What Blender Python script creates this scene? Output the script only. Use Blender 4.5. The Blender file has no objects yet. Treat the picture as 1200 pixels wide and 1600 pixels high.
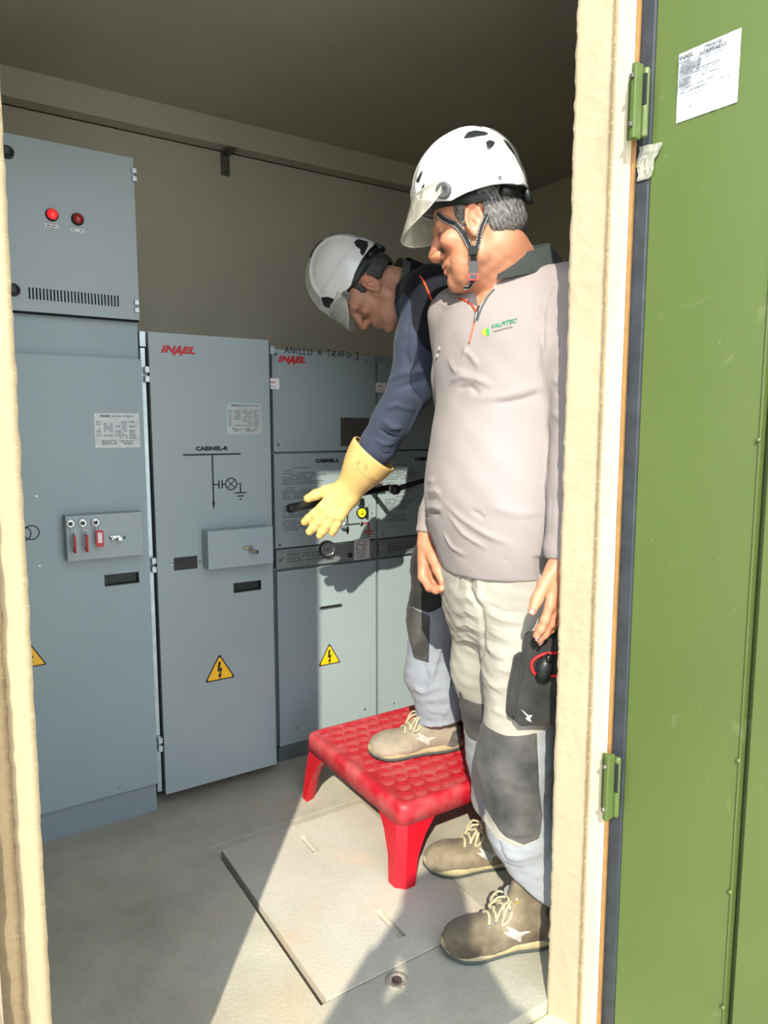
import bpy, bmesh, math, random
import numpy as np
from mathutils import Vector, Matrix, Euler
from mathutils.bvhtree import BVHTree
from math import sin, cos, tan, radians, pi, sqrt, atan2

random.seed(7)
SC = bpy.context.scene
COL = SC.collection

# ------------------------------------------------------------------ camera
CAM_H, PITCH, YAW, FPX = 1.22, radians(6.84), radians(32.8), 1100.0
cd = bpy.data.cameras.new('camera'); cam = bpy.data.objects.new('camera', cd); COL.objects.link(cam)
cam.location = (0, 0, CAM_H); cam.rotation_euler = (pi/2 - PITCH, 0, -YAW)
cd.sensor_fit = 'HORIZONTAL'; cd.sensor_width = 36; cd.lens = 36*FPX/1200; cd.clip_start = 0.05
SC.camera = cam

# ------------------------------------------------------------------ sky, sun, exposure
w = bpy.data.worlds.new('sky'); SC.world = w; w.use_nodes = True
nt = w.node_tree; nt.nodes.clear()
o_ = nt.nodes.new('ShaderNodeOutputWorld'); b_ = nt.nodes.new('ShaderNodeBackground')
tc_ = nt.nodes.new('ShaderNodeTexCoord'); sp_ = nt.nodes.new('ShaderNodeSeparateXYZ'); rp_ = nt.nodes.new('ShaderNodeValToRGB')
nt.links.new(tc_.outputs['Generated'], sp_.inputs[0]); nt.links.new(sp_.outputs['Z'], rp_.inputs[0])
rp_.color_ramp.elements[0].position = 0.0; rp_.color_ramp.elements[0].color = (0.93, 0.95, 1.0, 1)
rp_.color_ramp.elements[1].position = 0.9; rp_.color_ramp.elements[1].color = (0.60, 0.76, 1.0, 1)
nt.links.new(rp_.outputs[0], b_.inputs[0]); b_.inputs[1].default_value = 3.5
nt.links.new(b_.outputs[0], o_.inputs[0])
SUN_AZ, SUN_EL = radians(38.0), radians(35.5)          # direction the light travels: right of +Y, downward
sl = bpy.data.lights.new('sun', 'SUN'); so = bpy.data.objects.new('sun', sl); COL.objects.link(so)
sdir = Vector((sin(SUN_AZ)*cos(SUN_EL), cos(SUN_AZ)*cos(SUN_EL), -sin(SUN_EL)))
so.rotation_euler = sdir.to_track_quat('-Z', 'Y').to_euler(); so.location = (-3, -4, 5)
sl.energy = 6.4; sl.angle = radians(0.6); sl.color = (1.0, 0.94, 0.80)
SC.view_settings.view_transform = 'Standard'; SC.view_settings.look = 'None'
SC.view_settings.gamma = 1.0; SC.view_settings.use_curve_mapping = False
SC.view_settings.exposure = 0.08
SC.cycles.max_bounces = 10; SC.cycles.diffuse_bounces = 6

# ------------------------------------------------------------------ helpers: points
def ray(x, y):
    u = (x-600)/FPX; v = (y-800)/FPX
    f = cos(PITCH)-v*sin(PITCH); d = -(sin(PITCH)+v*cos(PITCH))
    return Vector((f*sin(YAW)+u*cos(YAW), f*cos(YAW)-u*sin(YAW), d))
ORG = Vector((0, 0, CAM_H))
def onY(x, y, Y): r = ray(x, y); return ORG + r*(Y/r.y)
def onX(x, y, X): r = ray(x, y); return ORG + r*(X/r.x)
def onZ(x, y, Z=0.0): r = ray(x, y); return ORG + r*((Z-CAM_H)/r.z)
FWD = Vector((sin(YAW), cos(YAW), 0)); RGT = Vector((cos(YAW), -sin(YAW), 0)); UPV = Vector((0, 0, 1))
def at(x, y, d):      # point of the world seen at (x, y) whose horizontal distance ahead is d
    r = ray(x, y); return ORG + r*(d/r.dot(FWD))

# ------------------------------------------------------------------ helpers: materials
MATS = {}
def new_mat(name):
    m = bpy.data.materials.new(name); m.use_nodes = True
    n = m.node_tree.nodes; return m, n, m.node_tree.links, n['Principled BSDF']
def mat(name, col, rough=0.5, metal=0.0, noise=0.0, nscale=8.0, bump=0.0, bscale=200.0, col2=None, spec=0.5, trans=0.0, alpha=1.0, emit=None, estr=0.0, coat=0.0, detail=4.0, sss=0.0):
    if name in MATS: return MATS[name]
    m, n, l, b = new_mat(name)
    c = (*col, 1)
    b.inputs['Base Color'].default_value = c; b.inputs['Roughness'].default_value = rough
    b.inputs['Metallic'].default_value = metal; b.inputs['Specular IOR Level'].default_value = spec
    b.inputs['Transmission Weight'].default_value = trans; b.inputs['Alpha'].default_value = alpha
    b.inputs['Coat Weight'].default_value = coat
    if sss: b.inputs['Subsurface Weight'].default_value = sss; b.inputs['Subsurface Scale'].default_value = 0.01; b.inputs['Subsurface Radius'].default_value = (1, .35, .2)
    if emit: b.inputs['Emission Color'].default_value = (*emit, 1); b.inputs['Emission Strength'].default_value = estr
    tc = n.new('ShaderNodeTexCoord')
    if noise > 0 or col2:
        t = n.new('ShaderNodeTexNoise'); t.inputs['Scale'].default_value = nscale; t.inputs['Detail'].default_value = detail
        l.new(tc.outputs['Object'], t.inputs['Vector'])
        r = n.new('ShaderNodeValToRGB'); r.color_ramp.elements[0].position = .32; r.color_ramp.elements[1].position = .68
        k = 1-noise
        r.color_ramp.elements[0].color = (*[v*k for v in col], 1)
        r.color_ramp.elements[1].color = (*(col2 if col2 else [min(1, v*(1+noise)) for v in col]), 1)
        l.new(t.outputs['Fac'], r.inputs[0]); l.new(r.outputs[0], b.inputs['Base Color'])
    if bump > 0:
        t2 = n.new('ShaderNodeTexNoise'); t2.inputs['Scale'].default_value = bscale; t2.inputs['Detail'].default_value = 5
        l.new(tc.outputs['Object'], t2.inputs['Vector'])
        bp = n.new('ShaderNodeBump'); bp.inputs['Strength'].default_value = bump; bp.inputs['Distance'].default_value = 0.01
        l.new(t2.outputs['Fac'], bp.inputs['Height']); l.new(bp.outputs[0], b.inputs['Normal'])
    MATS[name] = m; return m

M_panel = mat('painted_grey_metal', (.265, .340, .358), .36, noise=.035, nscale=3, bump=.03, bscale=350)
M_panel_w = mat('painted_grey_metal_warm', (.29, .355, .362), .33, noise=.03, nscale=3, bump=.03, bscale=350)
M_dark = mat('black_plastic', (.012, .016, .016), .45)
M_black = mat('black_print', (.006, .008, .008), .6)
M_gap = mat('dark_gap', (.01, .013, .012), .9)
M_galv = mat('galvanised_steel', (.48, .56, .58), .38, metal=.55, noise=.12, nscale=30)
M_chrome = mat('chrome', (.50, .51, .51), .24, metal=1)
M_steel = mat('brushed_steel', (.30, .34, .34), .45, metal=.6, noise=.1, nscale=25)
M_red = mat('red_print', (.45, .012, .016), .5)
M_white = mat('white_sticker', (.78, .78, .76), .5)
M_print = mat('grey_print', (.10, .115, .12), .7)
M_yellow = mat('warning_yellow', (.93, .50, .008), .45)
M_plate = mat('aluminium_plate', (.42, .45, .44), .45, metal=.35, noise=.08, nscale=40)
M_plate_d = mat('bronze_plate', (.085, .078, .062), .5, metal=.3, noise=.15, nscale=30)
M_paper = mat('label_paper', (.58, .56, .54), .7)
M_wall = mat('painted_concrete', (.56, .535, .41), .85, noise=.05, nscale=3, bump=.12, bscale=90)
M_ceil = mat('ceiling_concrete', (.56, .525, .42), .9, noise=.06, nscale=2, bump=.1, bscale=70)

# ------------------------------------------------------------------ helpers: mesh building
def link(name, me, m=None, parent=None, smooth=False):
    o = bpy.data.objects.new(name, me); COL.objects.link(o)
    if name in ('fine_print', 'barcode', 'diagram', 'handwriting', 'stitching'): o['kind'] = 'stuff'
    if m is not None:
        for mm in (m if isinstance(m, (list, tuple)) else [m]): me.materials.append(mm)
    if smooth and len(me.polygons): me.polygons.foreach_set('use_smooth', [True]*len(me.polygons))
    if parent is not None: o.parent = parent
    return o
def tag(o, label=None, cat=None, group=None, kind=None):
    if label: o['label'] = label
    if cat: o['category'] = cat
    if group: o['group'] = group
    if kind: o['kind'] = kind
    return o
def empty(name, loc, label, cat, group=None):
    o = bpy.data.objects.new(name, None); COL.objects.link(o); o.location = loc; o.empty_display_size = .05
    tag(o, label, cat, group); bpy.context.view_layer.update(); return o
class MB:
    """collects shapes in world coordinates; build() links ONE object, local to its parent"""
    def __init__(s): s.bm = bmesh.new()
    def box(s, x0, x1, y0, y1, z0, z1, bev=0.0, M=None, seg=2):
        vs = [s.bm.verts.new((x, y, z)) for x in (x0, x1) for y in (y0, y1) for z in (z0, z1)]
        fs = [(0,1,3,2),(4,6,7,5),(0,4,5,1),(2,3,7,6),(0,2,6,4),(1,5,7,3)]
        F = [s.bm.faces.new([vs[i] for i in f]) for f in fs]
        if bev > 0:
            es = list({e for f in F for e in f.edges})
            r = bmesh.ops.bevel(s.bm, geom=es, offset=bev, segments=seg, profile=.5, affect='EDGES')
            vs = list({v for f in r['faces'] for v in f.verts} | {v for v in vs if v.is_valid})
        if M is not None: bmesh.ops.transform(s.bm, matrix=M, verts=vs)
        return s
    def tube(s, pts, r, n=12, cap=True):
        pts = [Vector(p) for p in pts]; rs = r if isinstance(r, (list, tuple)) else [r]*len(pts)
        rings = []; up = None
        for i, p in enumerate(pts):
            t = (pts[min(i+1, len(pts)-1)] - pts[max(i-1, 0)]).normalized()
            if up is None: up = t.orthogonal().normalized()
            u = (up - t*up.dot(t)).normalized(); up = u; v = t.cross(u)
            rings.append([s.bm.verts.new(p + (u*cos(2*pi*k/n) + v*sin(2*pi*k/n))*rs[i]) for k in range(n)])
        for a, b in zip(rings, rings[1:]):
            for k in range(n): s.bm.faces.new((a[k], a[(k+1) % n], b[(k+1) % n], b[k]))
        if cap: s.bm.faces.new(rings[0][::-1]); s.bm.faces.new(rings[-1])
        return s
    def lathe(s, c, axis, prof, n=24):
        """prof: list of (radius, height along axis)"""
        c = Vector(c); a = Vector(axis).normalized(); u = a.orthogonal().normalized(); v = a.cross(u); rings = []
        for r, h in prof:
            rings.append([s.bm.verts.new(c + a*h + (u*cos(2*pi*k/n)+v*sin(2*pi*k/n))*max(r, 1e-5)) for k in range(n)])
        for A, B in zip(rings, rings[1:]):
            for k in range(n): s.bm.faces.new((A[k], A[(k+1) % n], B[(k+1) % n], B[k]))
        s.bm.faces.new(rings[0][::-1]); s.bm.faces.new(rings[-1]); return s
    def prism(s, pts2, y0, y1):
        """outline in (x, z), extruded between two Y"""
        A = [s.bm.verts.new((p[0], y0, p[1])) for p in pts2]; B = [s.bm.verts.new((p[0], y1, p[1])) for p in pts2]
        n = len(A)
        for k in range(n): s.bm.faces.new((A[k], A[(k+1) % n], B[(k+1) % n], B[k]))
        s.bm.faces.new(A[::-1]); s.bm.faces.new(B); return s
    def poly(s, pts):
        s.bm.faces.new([s.bm.verts.new(p) for p in pts]); return s
    def build(s, name, m, parent=None, smooth=False, M=None):
        if M is not None: bmesh.ops.transform(s.bm, matrix=M, verts=s.bm.verts)
        bmesh.ops.recalc_face_normals(s.bm, faces=s.bm.faces)
        if parent is not None:
            bmesh.ops.transform(s.bm, matrix=parent_world(parent).inverted(), verts=s.bm.verts)
        me = bpy.data.meshes.new(name); s.bm.to_mesh(me); s.bm.free()
        return link(name, me, m, parent, smooth)
def parent_world(o):
    M = Matrix.LocRotScale(o.location, o.rotation_euler, o.scale)
    return parent_world(o.parent) @ M if o.parent else M
def box(name, dims, m, parent=None, bev=0.0, kind=None):
    o = MB().box(*dims, bev=bev).build(name, m, parent)
    if kind: o['kind'] = kind
    return o
def text_mesh(body, size, shear=0.0, bold=0.0, extrude=0.0003, sx=1.0, align='CENTER', spacing=1.0):
    c = bpy.data.curves.new('txt', 'FONT'); c.body = body; c.size = size; c.shear = shear; c.offset = bold; c.extrude = extrude
    c.align_x = align; c.align_y = 'CENTER'; c.space_character = spacing; c.resolution_u = 3
    o = bpy.data.objects.new('txt', c); COL.objects.link(o); bpy.context.view_layer.update()
    me = bpy.data.meshes.new_from_object(o.evaluated_get(bpy.context.evaluated_depsgraph_get()))
    bpy.data.objects.remove(o); bpy.data.curves.remove(c)
    if sx != 1.0: me.transform(Matrix.Diagonal((sx, 1, 1, 1)))
    return me
def text_on(body, size, origin, right, up, m, parent, name='lettering', **k):
    """flat lettering at origin with given right/up directions"""
    me = text_mesh(body, size, **k)
    R = Vector(right).normalized(); U = Vector(up); U = (U - R*U.dot(R)).normalized(); N = R.cross(U)
    M = Matrix((R, U, N)).transposed().to_4x4(); M.translation = Vector(origin)
    me.transform(parent_world(parent).inverted() @ M)
    return link(name, me, m, parent)
def textY(body, size, x, z, Y, m, parent, **k):
    return text_on(body, size, (x, Y-.0006, z), (1, 0, 0), (0, 0, 1), m, parent, **k)
SCREWS = {}
class Screws:
    '''collects screw places; build() links one small object per screw, sharing mesh data'''
    def __init__(s): s.l = []
    def build(s, name, m, parent):
        for (x, z, Y, r, h) in s.l:
            k = (round(r, 5), round(h, 5), m.name)
            if k not in SCREWS:
                mb = MB(); mb.lathe((0, 0, 0), (0, -1, 0), [(r, 0), (r, h*.5), (r*.7, h), (r*.35, h), (r*.3, h*.5)], 12)
                bmesh.ops.recalc_face_normals(mb.bm, faces=mb.bm.faces)
                me = bpy.data.meshes.new(name); mb.bm.to_mesh(me); mb.bm.free(); me.materials.append(m); SCREWS[k] = me
            o = bpy.data.objects.new(name, SCREWS[k]); COL.objects.link(o); o.parent = parent
            o.location = parent_world(parent).inverted() @ Vector((x, Y, z))
def rod_screw(mb, x, z, Y, r=.006, h=.003): mb.l.append((x, z, Y, r, h))

# ------------------------------------------------------------------ setting
CEIL = 2.52; BACK = 3.10; RIGHT = 2.90; LEFT = -0.75
# floor slab with a concrete material
def concrete_mat(name, c1, c2, stain, sc=1.0):
    m, n, l, b = new_mat(name)
    tc = n.new('ShaderNodeTexCoord')
    a = n.new('ShaderNodeTexNoise'); a.inputs['Scale'].default_value = 2.2*sc; a.inputs['Detail'].default_value = 8; a.inputs['Roughness'].default_value = .68
    l.new(tc.outputs['Object'], a.inputs[0])
    r = n.new('ShaderNodeValToRGB'); r.color_ramp.elements[0].position = .3; r.color_ramp.elements[1].position = .7
    r.color_ramp.elements[0].color = (*c1, 1); r.color_ramp.elements[1].color = (*c2, 1); l.new(a.outputs[0], r.inputs[0])
    s2 = n.new('ShaderNodeTexNoise'); s2.inputs['Scale'].default_value = 2.6*sc; s2.inputs['Detail'].default_value = 6; s2.inputs['Distortion'].default_value = .8
    mp = n.new('ShaderNodeMapping'); mp.inputs['Location'].default_value = (3.1, 1.7, 0); l.new(tc.outputs['Object'], mp.inputs[0]); l.new(mp.outputs[0], s2.inputs[0])
    r2 = n.new('ShaderNodeValToRGB'); r2.color_ramp.elements[0].position = .52; r2.color_ramp.elements[1].position = .72
    r2.color_ramp.elements[0].color = (0, 0, 0, 1); r2.color_ramp.elements[1].color = (.55, .55, .55, 1); l.new(s2.outputs[0], r2.inputs[0])
    mx = n.new('ShaderNodeMix'); mx.data_type = 'RGBA'; l.new(r2.outputs[0], mx.inputs[0]); l.new(r.outputs[0], mx.inputs[6]); mx.inputs[7].default_value = (*stain, 1)
    f = n.new('ShaderNodeTexNoise'); f.inputs['Scale'].default_value = 120*sc; f.inputs['Detail'].default_value = 3; l.new(tc.outputs['Object'], f.inputs[0])
    mx2 = n.new('ShaderNodeMix'); mx2.data_type = 'RGBA'; mx2.blend_type = 'OVERLAY'; mx2.inputs[0].default_value = .12
    l.new(mx.outputs[2], mx2.inputs[6]); l.new(f.outputs[0], mx2.inputs[7]); l.new(mx2.outputs[2], b.inputs['Base Color'])
    bp = n.new('ShaderNodeBump'); bp.inputs['Strength'].default_value = .25; bp.inputs['Distance'].default_value = .004
    ad = n.new('ShaderNodeMath'); ad.operation = 'ADD'; l.new(a.outputs[0], ad.inputs[0]); l.new(f.outputs[0], ad.inputs[1]); l.new(ad.outputs[0], bp.inputs['Height'])
    l.new(bp.outputs[0], b.inputs['Normal']); b.inputs['Roughness'].default_value = .85; return m
M_floor = concrete_mat('floor_concrete', (.29, .275, .21), (.53, .49, .39), (.52, .40, .25))
M_cover = concrete_mat('cover_concrete', (.43, .40, .33), (.55, .51, .42), (.62, .42, .24), 1.3)
M_cream = mat('cream_render', (.66, .575, .40), .85, noise=.05, nscale=6, bump=.3, bscale=40, detail=6)
M_cream_s = mat('cream_smooth', (.70, .59, .37), .7, noise=.03, nscale=8, bump=.15, bscale=120)
M_brown = mat('bare_mortar', (.40, .30, .17), .9, noise=.1, nscale=7, bump=.3, bscale=60)
M_sealant = mat('orange_sealant', (.55, .32, .12), .8, noise=.1, nscale=40)

cx0, cx1, cy0, cy1 = .640, 1.115, 1.222, 1.862         # cover opening
fl = MB()
for d in ((LEFT, cx0-.016, .967, BACK), (cx1+.003, RIGHT, .967, BACK), (cx0-.016, cx1+.003, .967, cy0-.005), (cx0-.016, cx1+.003, cy1+.004, BACK)):
    fl.box(d[0], d[1], d[2], d[3], -.20, 0)
fl.box(cx0-.02, cx1+.02, cy0-.02, cy1+.02, -.2, -.05)
fl.box(.61, 1.40, cy1+.034, cy1+.040, -.01, .0015)
floor = fl.build('floor', M_floor); tag(floor, kind='structure')
tag(box('threshold', (-.05, 1.25, .78, .966, -.22, -.03), M_cream_s, bev=.006), kind='structure').name = 'trim_1'
tag(box('ceiling', (LEFT-.1, RIGHT+.1, .86, BACK+.1, CEIL, CEIL+.12), M_ceil), kind='structure')
tag(box('wall_back', (LEFT-.1, RIGHT+.1, BACK, BACK+.1, -.2, CEIL), M_wall), kind='structure')
tag(box('wall_right', (RIGHT, RIGHT+.1, .86, BACK, -.2, CEIL), M_wall), kind='structure')
tag(box('wall_left', (LEFT-.1, LEFT, .86, BACK, -.2, CEIL), M_wall), kind='structure')
tag(MB().prism([(LEFT, 2.415), (RIGHT, 2.415), (RIGHT, CEIL), (LEFT, CEIL)], BACK-.075, BACK-.001).build('trim_2', M_wall), kind='structure')
tag(box('trim_3', (LEFT, RIGHT, BACK-.003, BACK-.001, 2.411, 2.4145), M_gap), kind='structure')
# front wall with the doorway
JL, JR, ZT = .030, 1.085, 2.33
fw = MB(); fw.box(LEFT-.1, JL, .86, .967, -.35, CEIL+.12)
fw.box(JL, JR, .86, .967, ZT, CEIL+.12)
fw.box(JR+.02, RIGHT+.1, .86, .967, -.35, CEIL+.12)
tag(fw.build('wall_front', M_cream), kind='structure')
# right jamb: uneven rendered reveal, smooth strip, sealant line
def jamb_grid(name, p0, p1, q0, q1, m, nz=640, nu=10, amp=.003, edge=.0024, seed=1):
    """wavy quad strip from line p0-p1 (vertical) to q0-q1, with depth behind"""
    rnd = random.Random(seed); bm = bmesh.new(); rows = []
    import mathutils.noise as mn
    for j in range(nz+1):
        t = j/nz; a = Vector(p0).lerp(Vector(p1), t); b = Vector(q0).lerp(Vector(q1), t); row = []
        e = mn.fractal(Vector((seed*3.1, 0, a.z*38)), 1, 2, 5)*edge
        nrm = (b-a).cross(UPV).normalized()
        for i in range(nu+1):
            s = i/nu; p = a.lerp(b, s)
            dd = mn.fractal(Vector((seed, s*2.2, p.z*9)), 1, 2, 4)*amp
            p = p + nrm*dd + (b-a).normalized()*(e if i == 0 else 0)
            row.append(bm.verts.new(p))
        rows.append(row)
    for A, B in zip(rows, rows[1:]):
        for i in range(nu): bm.faces.new((A[i], A[i+1], B[i+1], B[i]))
    # close the back
    for A, B in zip(rows, rows[1:]):
        pass
    r = bmesh.ops.solidify(bm, geom=bm.faces[:], thickness=-.02)
    bmesh.ops.recalc_face_normals(bm, faces=bm.faces)
    me = bpy.data.meshes.new(name); bm.to_mesh(me); bm.free(); return link(name, me, m, None, True)
box('jamb_core', (JR-.015, JR+.03, .87, .962, -.2, ZT), M_cream, kind='structure').name = 'trim_4'
tag(jamb_grid('trim_5', (1.040, .967, -.20), (1.040, .967, ZT), (1.067, .905, -.20), (1.067, .905, ZT), M_cream, seed=3, amp=.0016), kind='structure')
tag(jamb_grid('trim_6', (1.067, .905, -.20), (1.067, .905, ZT), (1.082, .871, -.20), (1.082, .871, ZT), M_cream_s, nu=4, amp=.0008, edge=.0006, seed=5), kind='structure')
tag(jamb_grid('trim_7', (1.082, .871, -.20), (1.082, .871, ZT), (1.0855, .861, -.20), (1.0855, .861, ZT), M_sealant, nu=2, amp=.0006, edge=.0008, seed=8), kind='structure')
box('trim_8', (1.047, 1.12, .955, .967, -.2, ZT), M_cream, kind='structure')
# left jamb (outer face): rough render, bare mortar rebate, smooth edge strip
def strip(name, xa, xb, Y, m, seed, edge, amp, nu=6):
    tag(jamb_grid(name, (xa, Y, -.3), (xa, Y, ZT+.2), (xb, Y, -.3), (xb, Y, ZT+.2), m, nu=nu, amp=amp, edge=edge, seed=seed), kind='structure')
def lstrip(name, xb0, xb1, xt0, xt1, Y, m, seed, edge, amp, nu):
    # a strip whose wavy side is its right side: built right to left
    tag(jamb_grid(name, (xb1, Y, -.3), (xt1, Y, ZT+.1), (xb0, Y, -.3), (xt0, Y, ZT+.1), m, nu=nu, amp=amp, edge=edge, seed=seed), kind='structure')
lstrip('trim_9', .046, .077, .058, .092, .874, M_cream_s, 11, .0012, .0008, 4)
lstrip('trim_10', .020, .050, .032, .062, .868, M_brown, 12, .0022, .001, 4)
lstrip('trim_11', -.10, .024, -.09, .034, .852, M_cream, 13, .0026, .003, 14)
tag(MB().prism([(.0, -.3), (.070, -.3), (.084, ZT+.1), (.0, ZT+.1)], .885, .962).build('trim_12', M_cream_s), kind='structure')
M_ground = concrete_mat('yard_gravel', (.42, .39, .33), (.55, .51, .44), (.45, .40, .32), 2)
box('ground', (-12, 12, -14, .86, -.5, -.22), M_ground, kind='structure')

# wall bracket
br = empty('wall_bracket', (1.167, 3.03, 2.36), 'small dark steel angle bracket screwed to the back wall just under the ceiling band', 'bracket')
M_oldst = mat('dull_steel', (.15, .145, .12), .55, metal=.5, noise=.3, nscale=60)
b = MB(); b.box(1.149, 1.189, 3.092, 3.099, 2.315, 2.405, bev=.001); b.box(1.149, 1.189, 3.005, 3.099, 2.398, 2.404, bev=.001); b.build('plate', M_oldst, br)
b = MB(); b.lathe((1.169, 3.092, 2.335), (0, -1, 0), [(.012, 0), (.012, .004), (.007, .004), (.007, .012), (.0, .012)], 6); b.build('bolt', M_oldst, br)
b = MB(); b.lathe((1.169, 3.04, 2.398), (0, 0, -1), [(.012, 0), (.012, .004), (.007, .004), (.007, .012), (.0, .012)], 6); b.build('bolt', M_oldst, br)

# ------------------------------------------------------------------ open door
DH = Vector((1.100, .842, 0)); DD = Vector((.105, -.9945, 0)).normalized(); DN = Vector((-DD.y*-1, 0, 0))
DN = UPV.cross(DD).normalized()
if DN.x > 0: DN = -DN                                     # face towards the opening
DM = Matrix((DD, -DN, UPV)).transposed().to_4x4(); DM.translation = DH   # local x = along the leaf, y = away from us, z = up
def green_mat():
    m, n, l, b = new_mat('green_enamel')
    tc = n.new('ShaderNodeTexCoord')
    a = n.new('ShaderNodeTexNoise'); a.inputs['Scale'].default_value = 2.0; a.inputs['Detail'].default_value = 3; l.new(tc.outputs['Object'], a.inputs[0])
    r = n.new('ShaderNodeValToRGB'); r.color_ramp.elements[0].position = .3; r.color_ramp.elements[1].position = .7
    r.color_ramp.elements[0].color = (.080, .120, .029, 1); r.color_ramp.elements[1].color = (.096, .140, .037, 1); l.new(a.outputs[0], r.inputs[0])
    s = n.new('ShaderNodeTexNoise'); s.inputs['Scale'].default_value = 90; s.inputs['Detail'].default_value = 2; l.new(tc.outputs['Object'], s.inputs[0])
    r2 = n.new('ShaderNodeValToRGB'); r2.color_ramp.elements[0].position = .70; r2.color_ramp.elements[1].position = .78
    r2.color_ramp.elements[0].color = (0, 0, 0, 1); r2.color_ramp.elements[1].color = (.5, .5, .5, 1); l.new(s.outputs[0], r2.inputs[0])
    sc = n.new('ShaderNodeTexNoise'); sc.inputs['Scale'].default_value = 9; sc.inputs['Distortion'].default_value = 2.5; sc.inputs['Detail'].default_value = 6; l.new(tc.outputs['Object'], sc.inputs[0])
    r3 = n.new('ShaderNodeValToRGB'); r3.color_ramp.elements[0].position = .66; r3.color_ramp.elements[1].position = .74
    r3.color_ramp.elements[0].color = (0, 0, 0, 1); r3.color_ramp.elements[1].color = (.22, .22, .22, 1); l.new(sc.outputs[0], r3.inputs[0])
    ad = n.new('ShaderNodeMath'); ad.operation = 'MAXIMUM'; l.new(r2.outputs[0], ad.inputs[0]); l.new(r3.outputs[0], ad.inputs[1])
    mx = n.new('ShaderNodeMix'); mx.data_type = 'RGBA'; l.new(ad.outputs[0], mx.inputs[0]); l.new(r.outputs[0], mx.inputs[6]); mx.inputs[7].default_value = (.22, .27, .13, 1)
    l.new(mx.outputs[2], b.inputs['Base Color']); b.inputs['Roughness'].default_value = .42
    t = n.new('ShaderNodeTexNoise'); t.inputs['Scale'].default_value = 14; l.new(tc.outputs['Object'], t.inputs[0])
    bp = n.new('ShaderNodeBump'); bp.inputs['Strength'].default_value = .12; bp.inputs['Distance'].default_value = .004; l.new(t.outputs[0], bp.inputs['Height']); l.new(bp.outputs[0], b.inputs['Normal'])
    return m
M_green = green_mat()
M_rubber = mat('black_rubber', (.030, .036, .042), .55, noise=.25, nscale=25, bump=.1, bscale=40)
door = bpy.data.objects.new('door_1', None); COL.objects.link(door); door.matrix_world = DM; door['kind'] = 'structure'
bpy.context.view_layer.update()
def dbuild(mb, name, m, parent=None, smooth=False):      # mb in door-local coordinates
    bmesh.ops.recalc_face_normals(mb.bm, faces=mb.bm.faces)
    me = bpy.data.meshes.new(name); mb.bm.to_mesh(me); mb.bm.free(); return link(name, me, m, parent or door, smooth)
SEAM = .219
dbuild(MB().box(.002, SEAM-.002, .0, .0016, -.15, 2.28, bev=.0006), 'panel', M_green)
dbuild(MB().box(.002, .93, .020, .050, -.15, 2.28, bev=.002), 'door_leaf', M_green)
dbuild(MB().box(SEAM+.011, .93, .001, .019, -.15, 2.28, bev=.0008), 'panel', M_green)
dbuild(MB().box(SEAM-.004, SEAM-.0015, -.0035, .018, -.15, 2.28, bev=.0006), 'fold', M_green)
dbuild(MB().box(-.034, .0015, -.004, .028, -.15, 2.28, bev=.003), 'rubber_seal', M_rubber)
for z in (1.20, .66, .42, .20):
    mb = MB(); mb.lathe((SEAM-.004, -.002, z), (0, -1, 0), [(.0045, 0), (.004, .003), (.002, .005), (0, .0052)], 10); dbuild(mb, 'weld_bead', M_green, smooth=True)
# hinges: one leaf on the frame, knuckle and pin
def hinge(z0, z1):
    h = MB().box(1.045, 1.065, .836, .846, z0, z1, bev=.002).build('hinge', M_green, door)
    MB().box(1.0635, 1.070, .838, .866, z0+.008, z1-.008, bev=.001).build('leaf', M_green, h)
    MB().box(1.063, 1.075, .829, .837, z0+.055, z1-.016, bev=.001).build('pin_gap', M_gap, h)
    MB().lathe((1.070, .834, z0+.004), (0, 0, 1), [(.005, 0), (.006, .003), (.006, z1-z0-.014), (.005, z1-z0-.010)], 14).build('knuckle', M_green, h, True)
    for zz in (z0+.022, z1-.022): MB().lathe((1.045, .842, zz), (-1, 0, 0), [(.005, 0), (.005, .004), (.003, .006), (0, .006)], 6).build('bolt', M_oldst, h)
hinge(1.712, 1.834); hinge(.470, .600)
# label sticker, creased
lb = bmesh.new(); N = 40; S0, S1, Z0, Z1 = .046, .149, 1.733, 1.843
import mathutils.noise as mn
G = [[lb.verts.new((S0+(S1-S0)*i/N, -.0012-.0011*max(0, mn.fractal(Vector((i*.22+j*.05, j*.07, 3)), .8, 2, 4))-.0016*max(0, .25-abs(mn.noise(Vector((i*.16+j*.035, j*.05, 9)))))*(1 if i > 6 else 0), Z0+(Z1-Z0)*j/N)) for i in range(N+1)] for j in range(N+1)]
for j in range(N):
    for i in range(N): lb.faces.new((G[j][i], G[j][i+1], G[j+1][i+1], G[j+1][i]))
me = bpy.data.meshes.new('label'); lb.to_mesh(me); lb.free()
lab = link('label_sticker', me, mat('creased_label', (.53, .55, .58), .45), door, True); lab['label'] = 'creased white paper label with barcodes'
def dtext(body, s, z, size, **k):
    me = text_mesh(body, size, **k); me.transform(Matrix(((1, 0, 0, s), (0, 0, -1, -.0066), (0, 1, 0, z), (0, 0, 0, 1))))
    return link('lettering', me, M_black, lab)
dtext('INAEL', S0+.016, Z1-.011, .0090, bold=.00012)
dtext('Material', S0+.061, Z1-.0085, .0088, shear=.1)
dtext('ACEPTADO', S0+.061, Z1-.0165, .0085)
bars = MB(); rnd = random.Random(4)
for (x0, x1, zt, zb) in ((.005, .042, .0215, .034), (.005, .026, .043, .056)):
    x = x0
    while x < x1:
        wd = rnd.choice((.0004, .0007, .0012)); bars.box(S0+x, S0+x+wd, -.0068, -.0064, Z1-zb, Z1-zt); x += wd+rnd.choice((.0005, .0009, .0012))
dbuild(bars, 'barcode', M_print, lab)
fine = MB()
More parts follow.
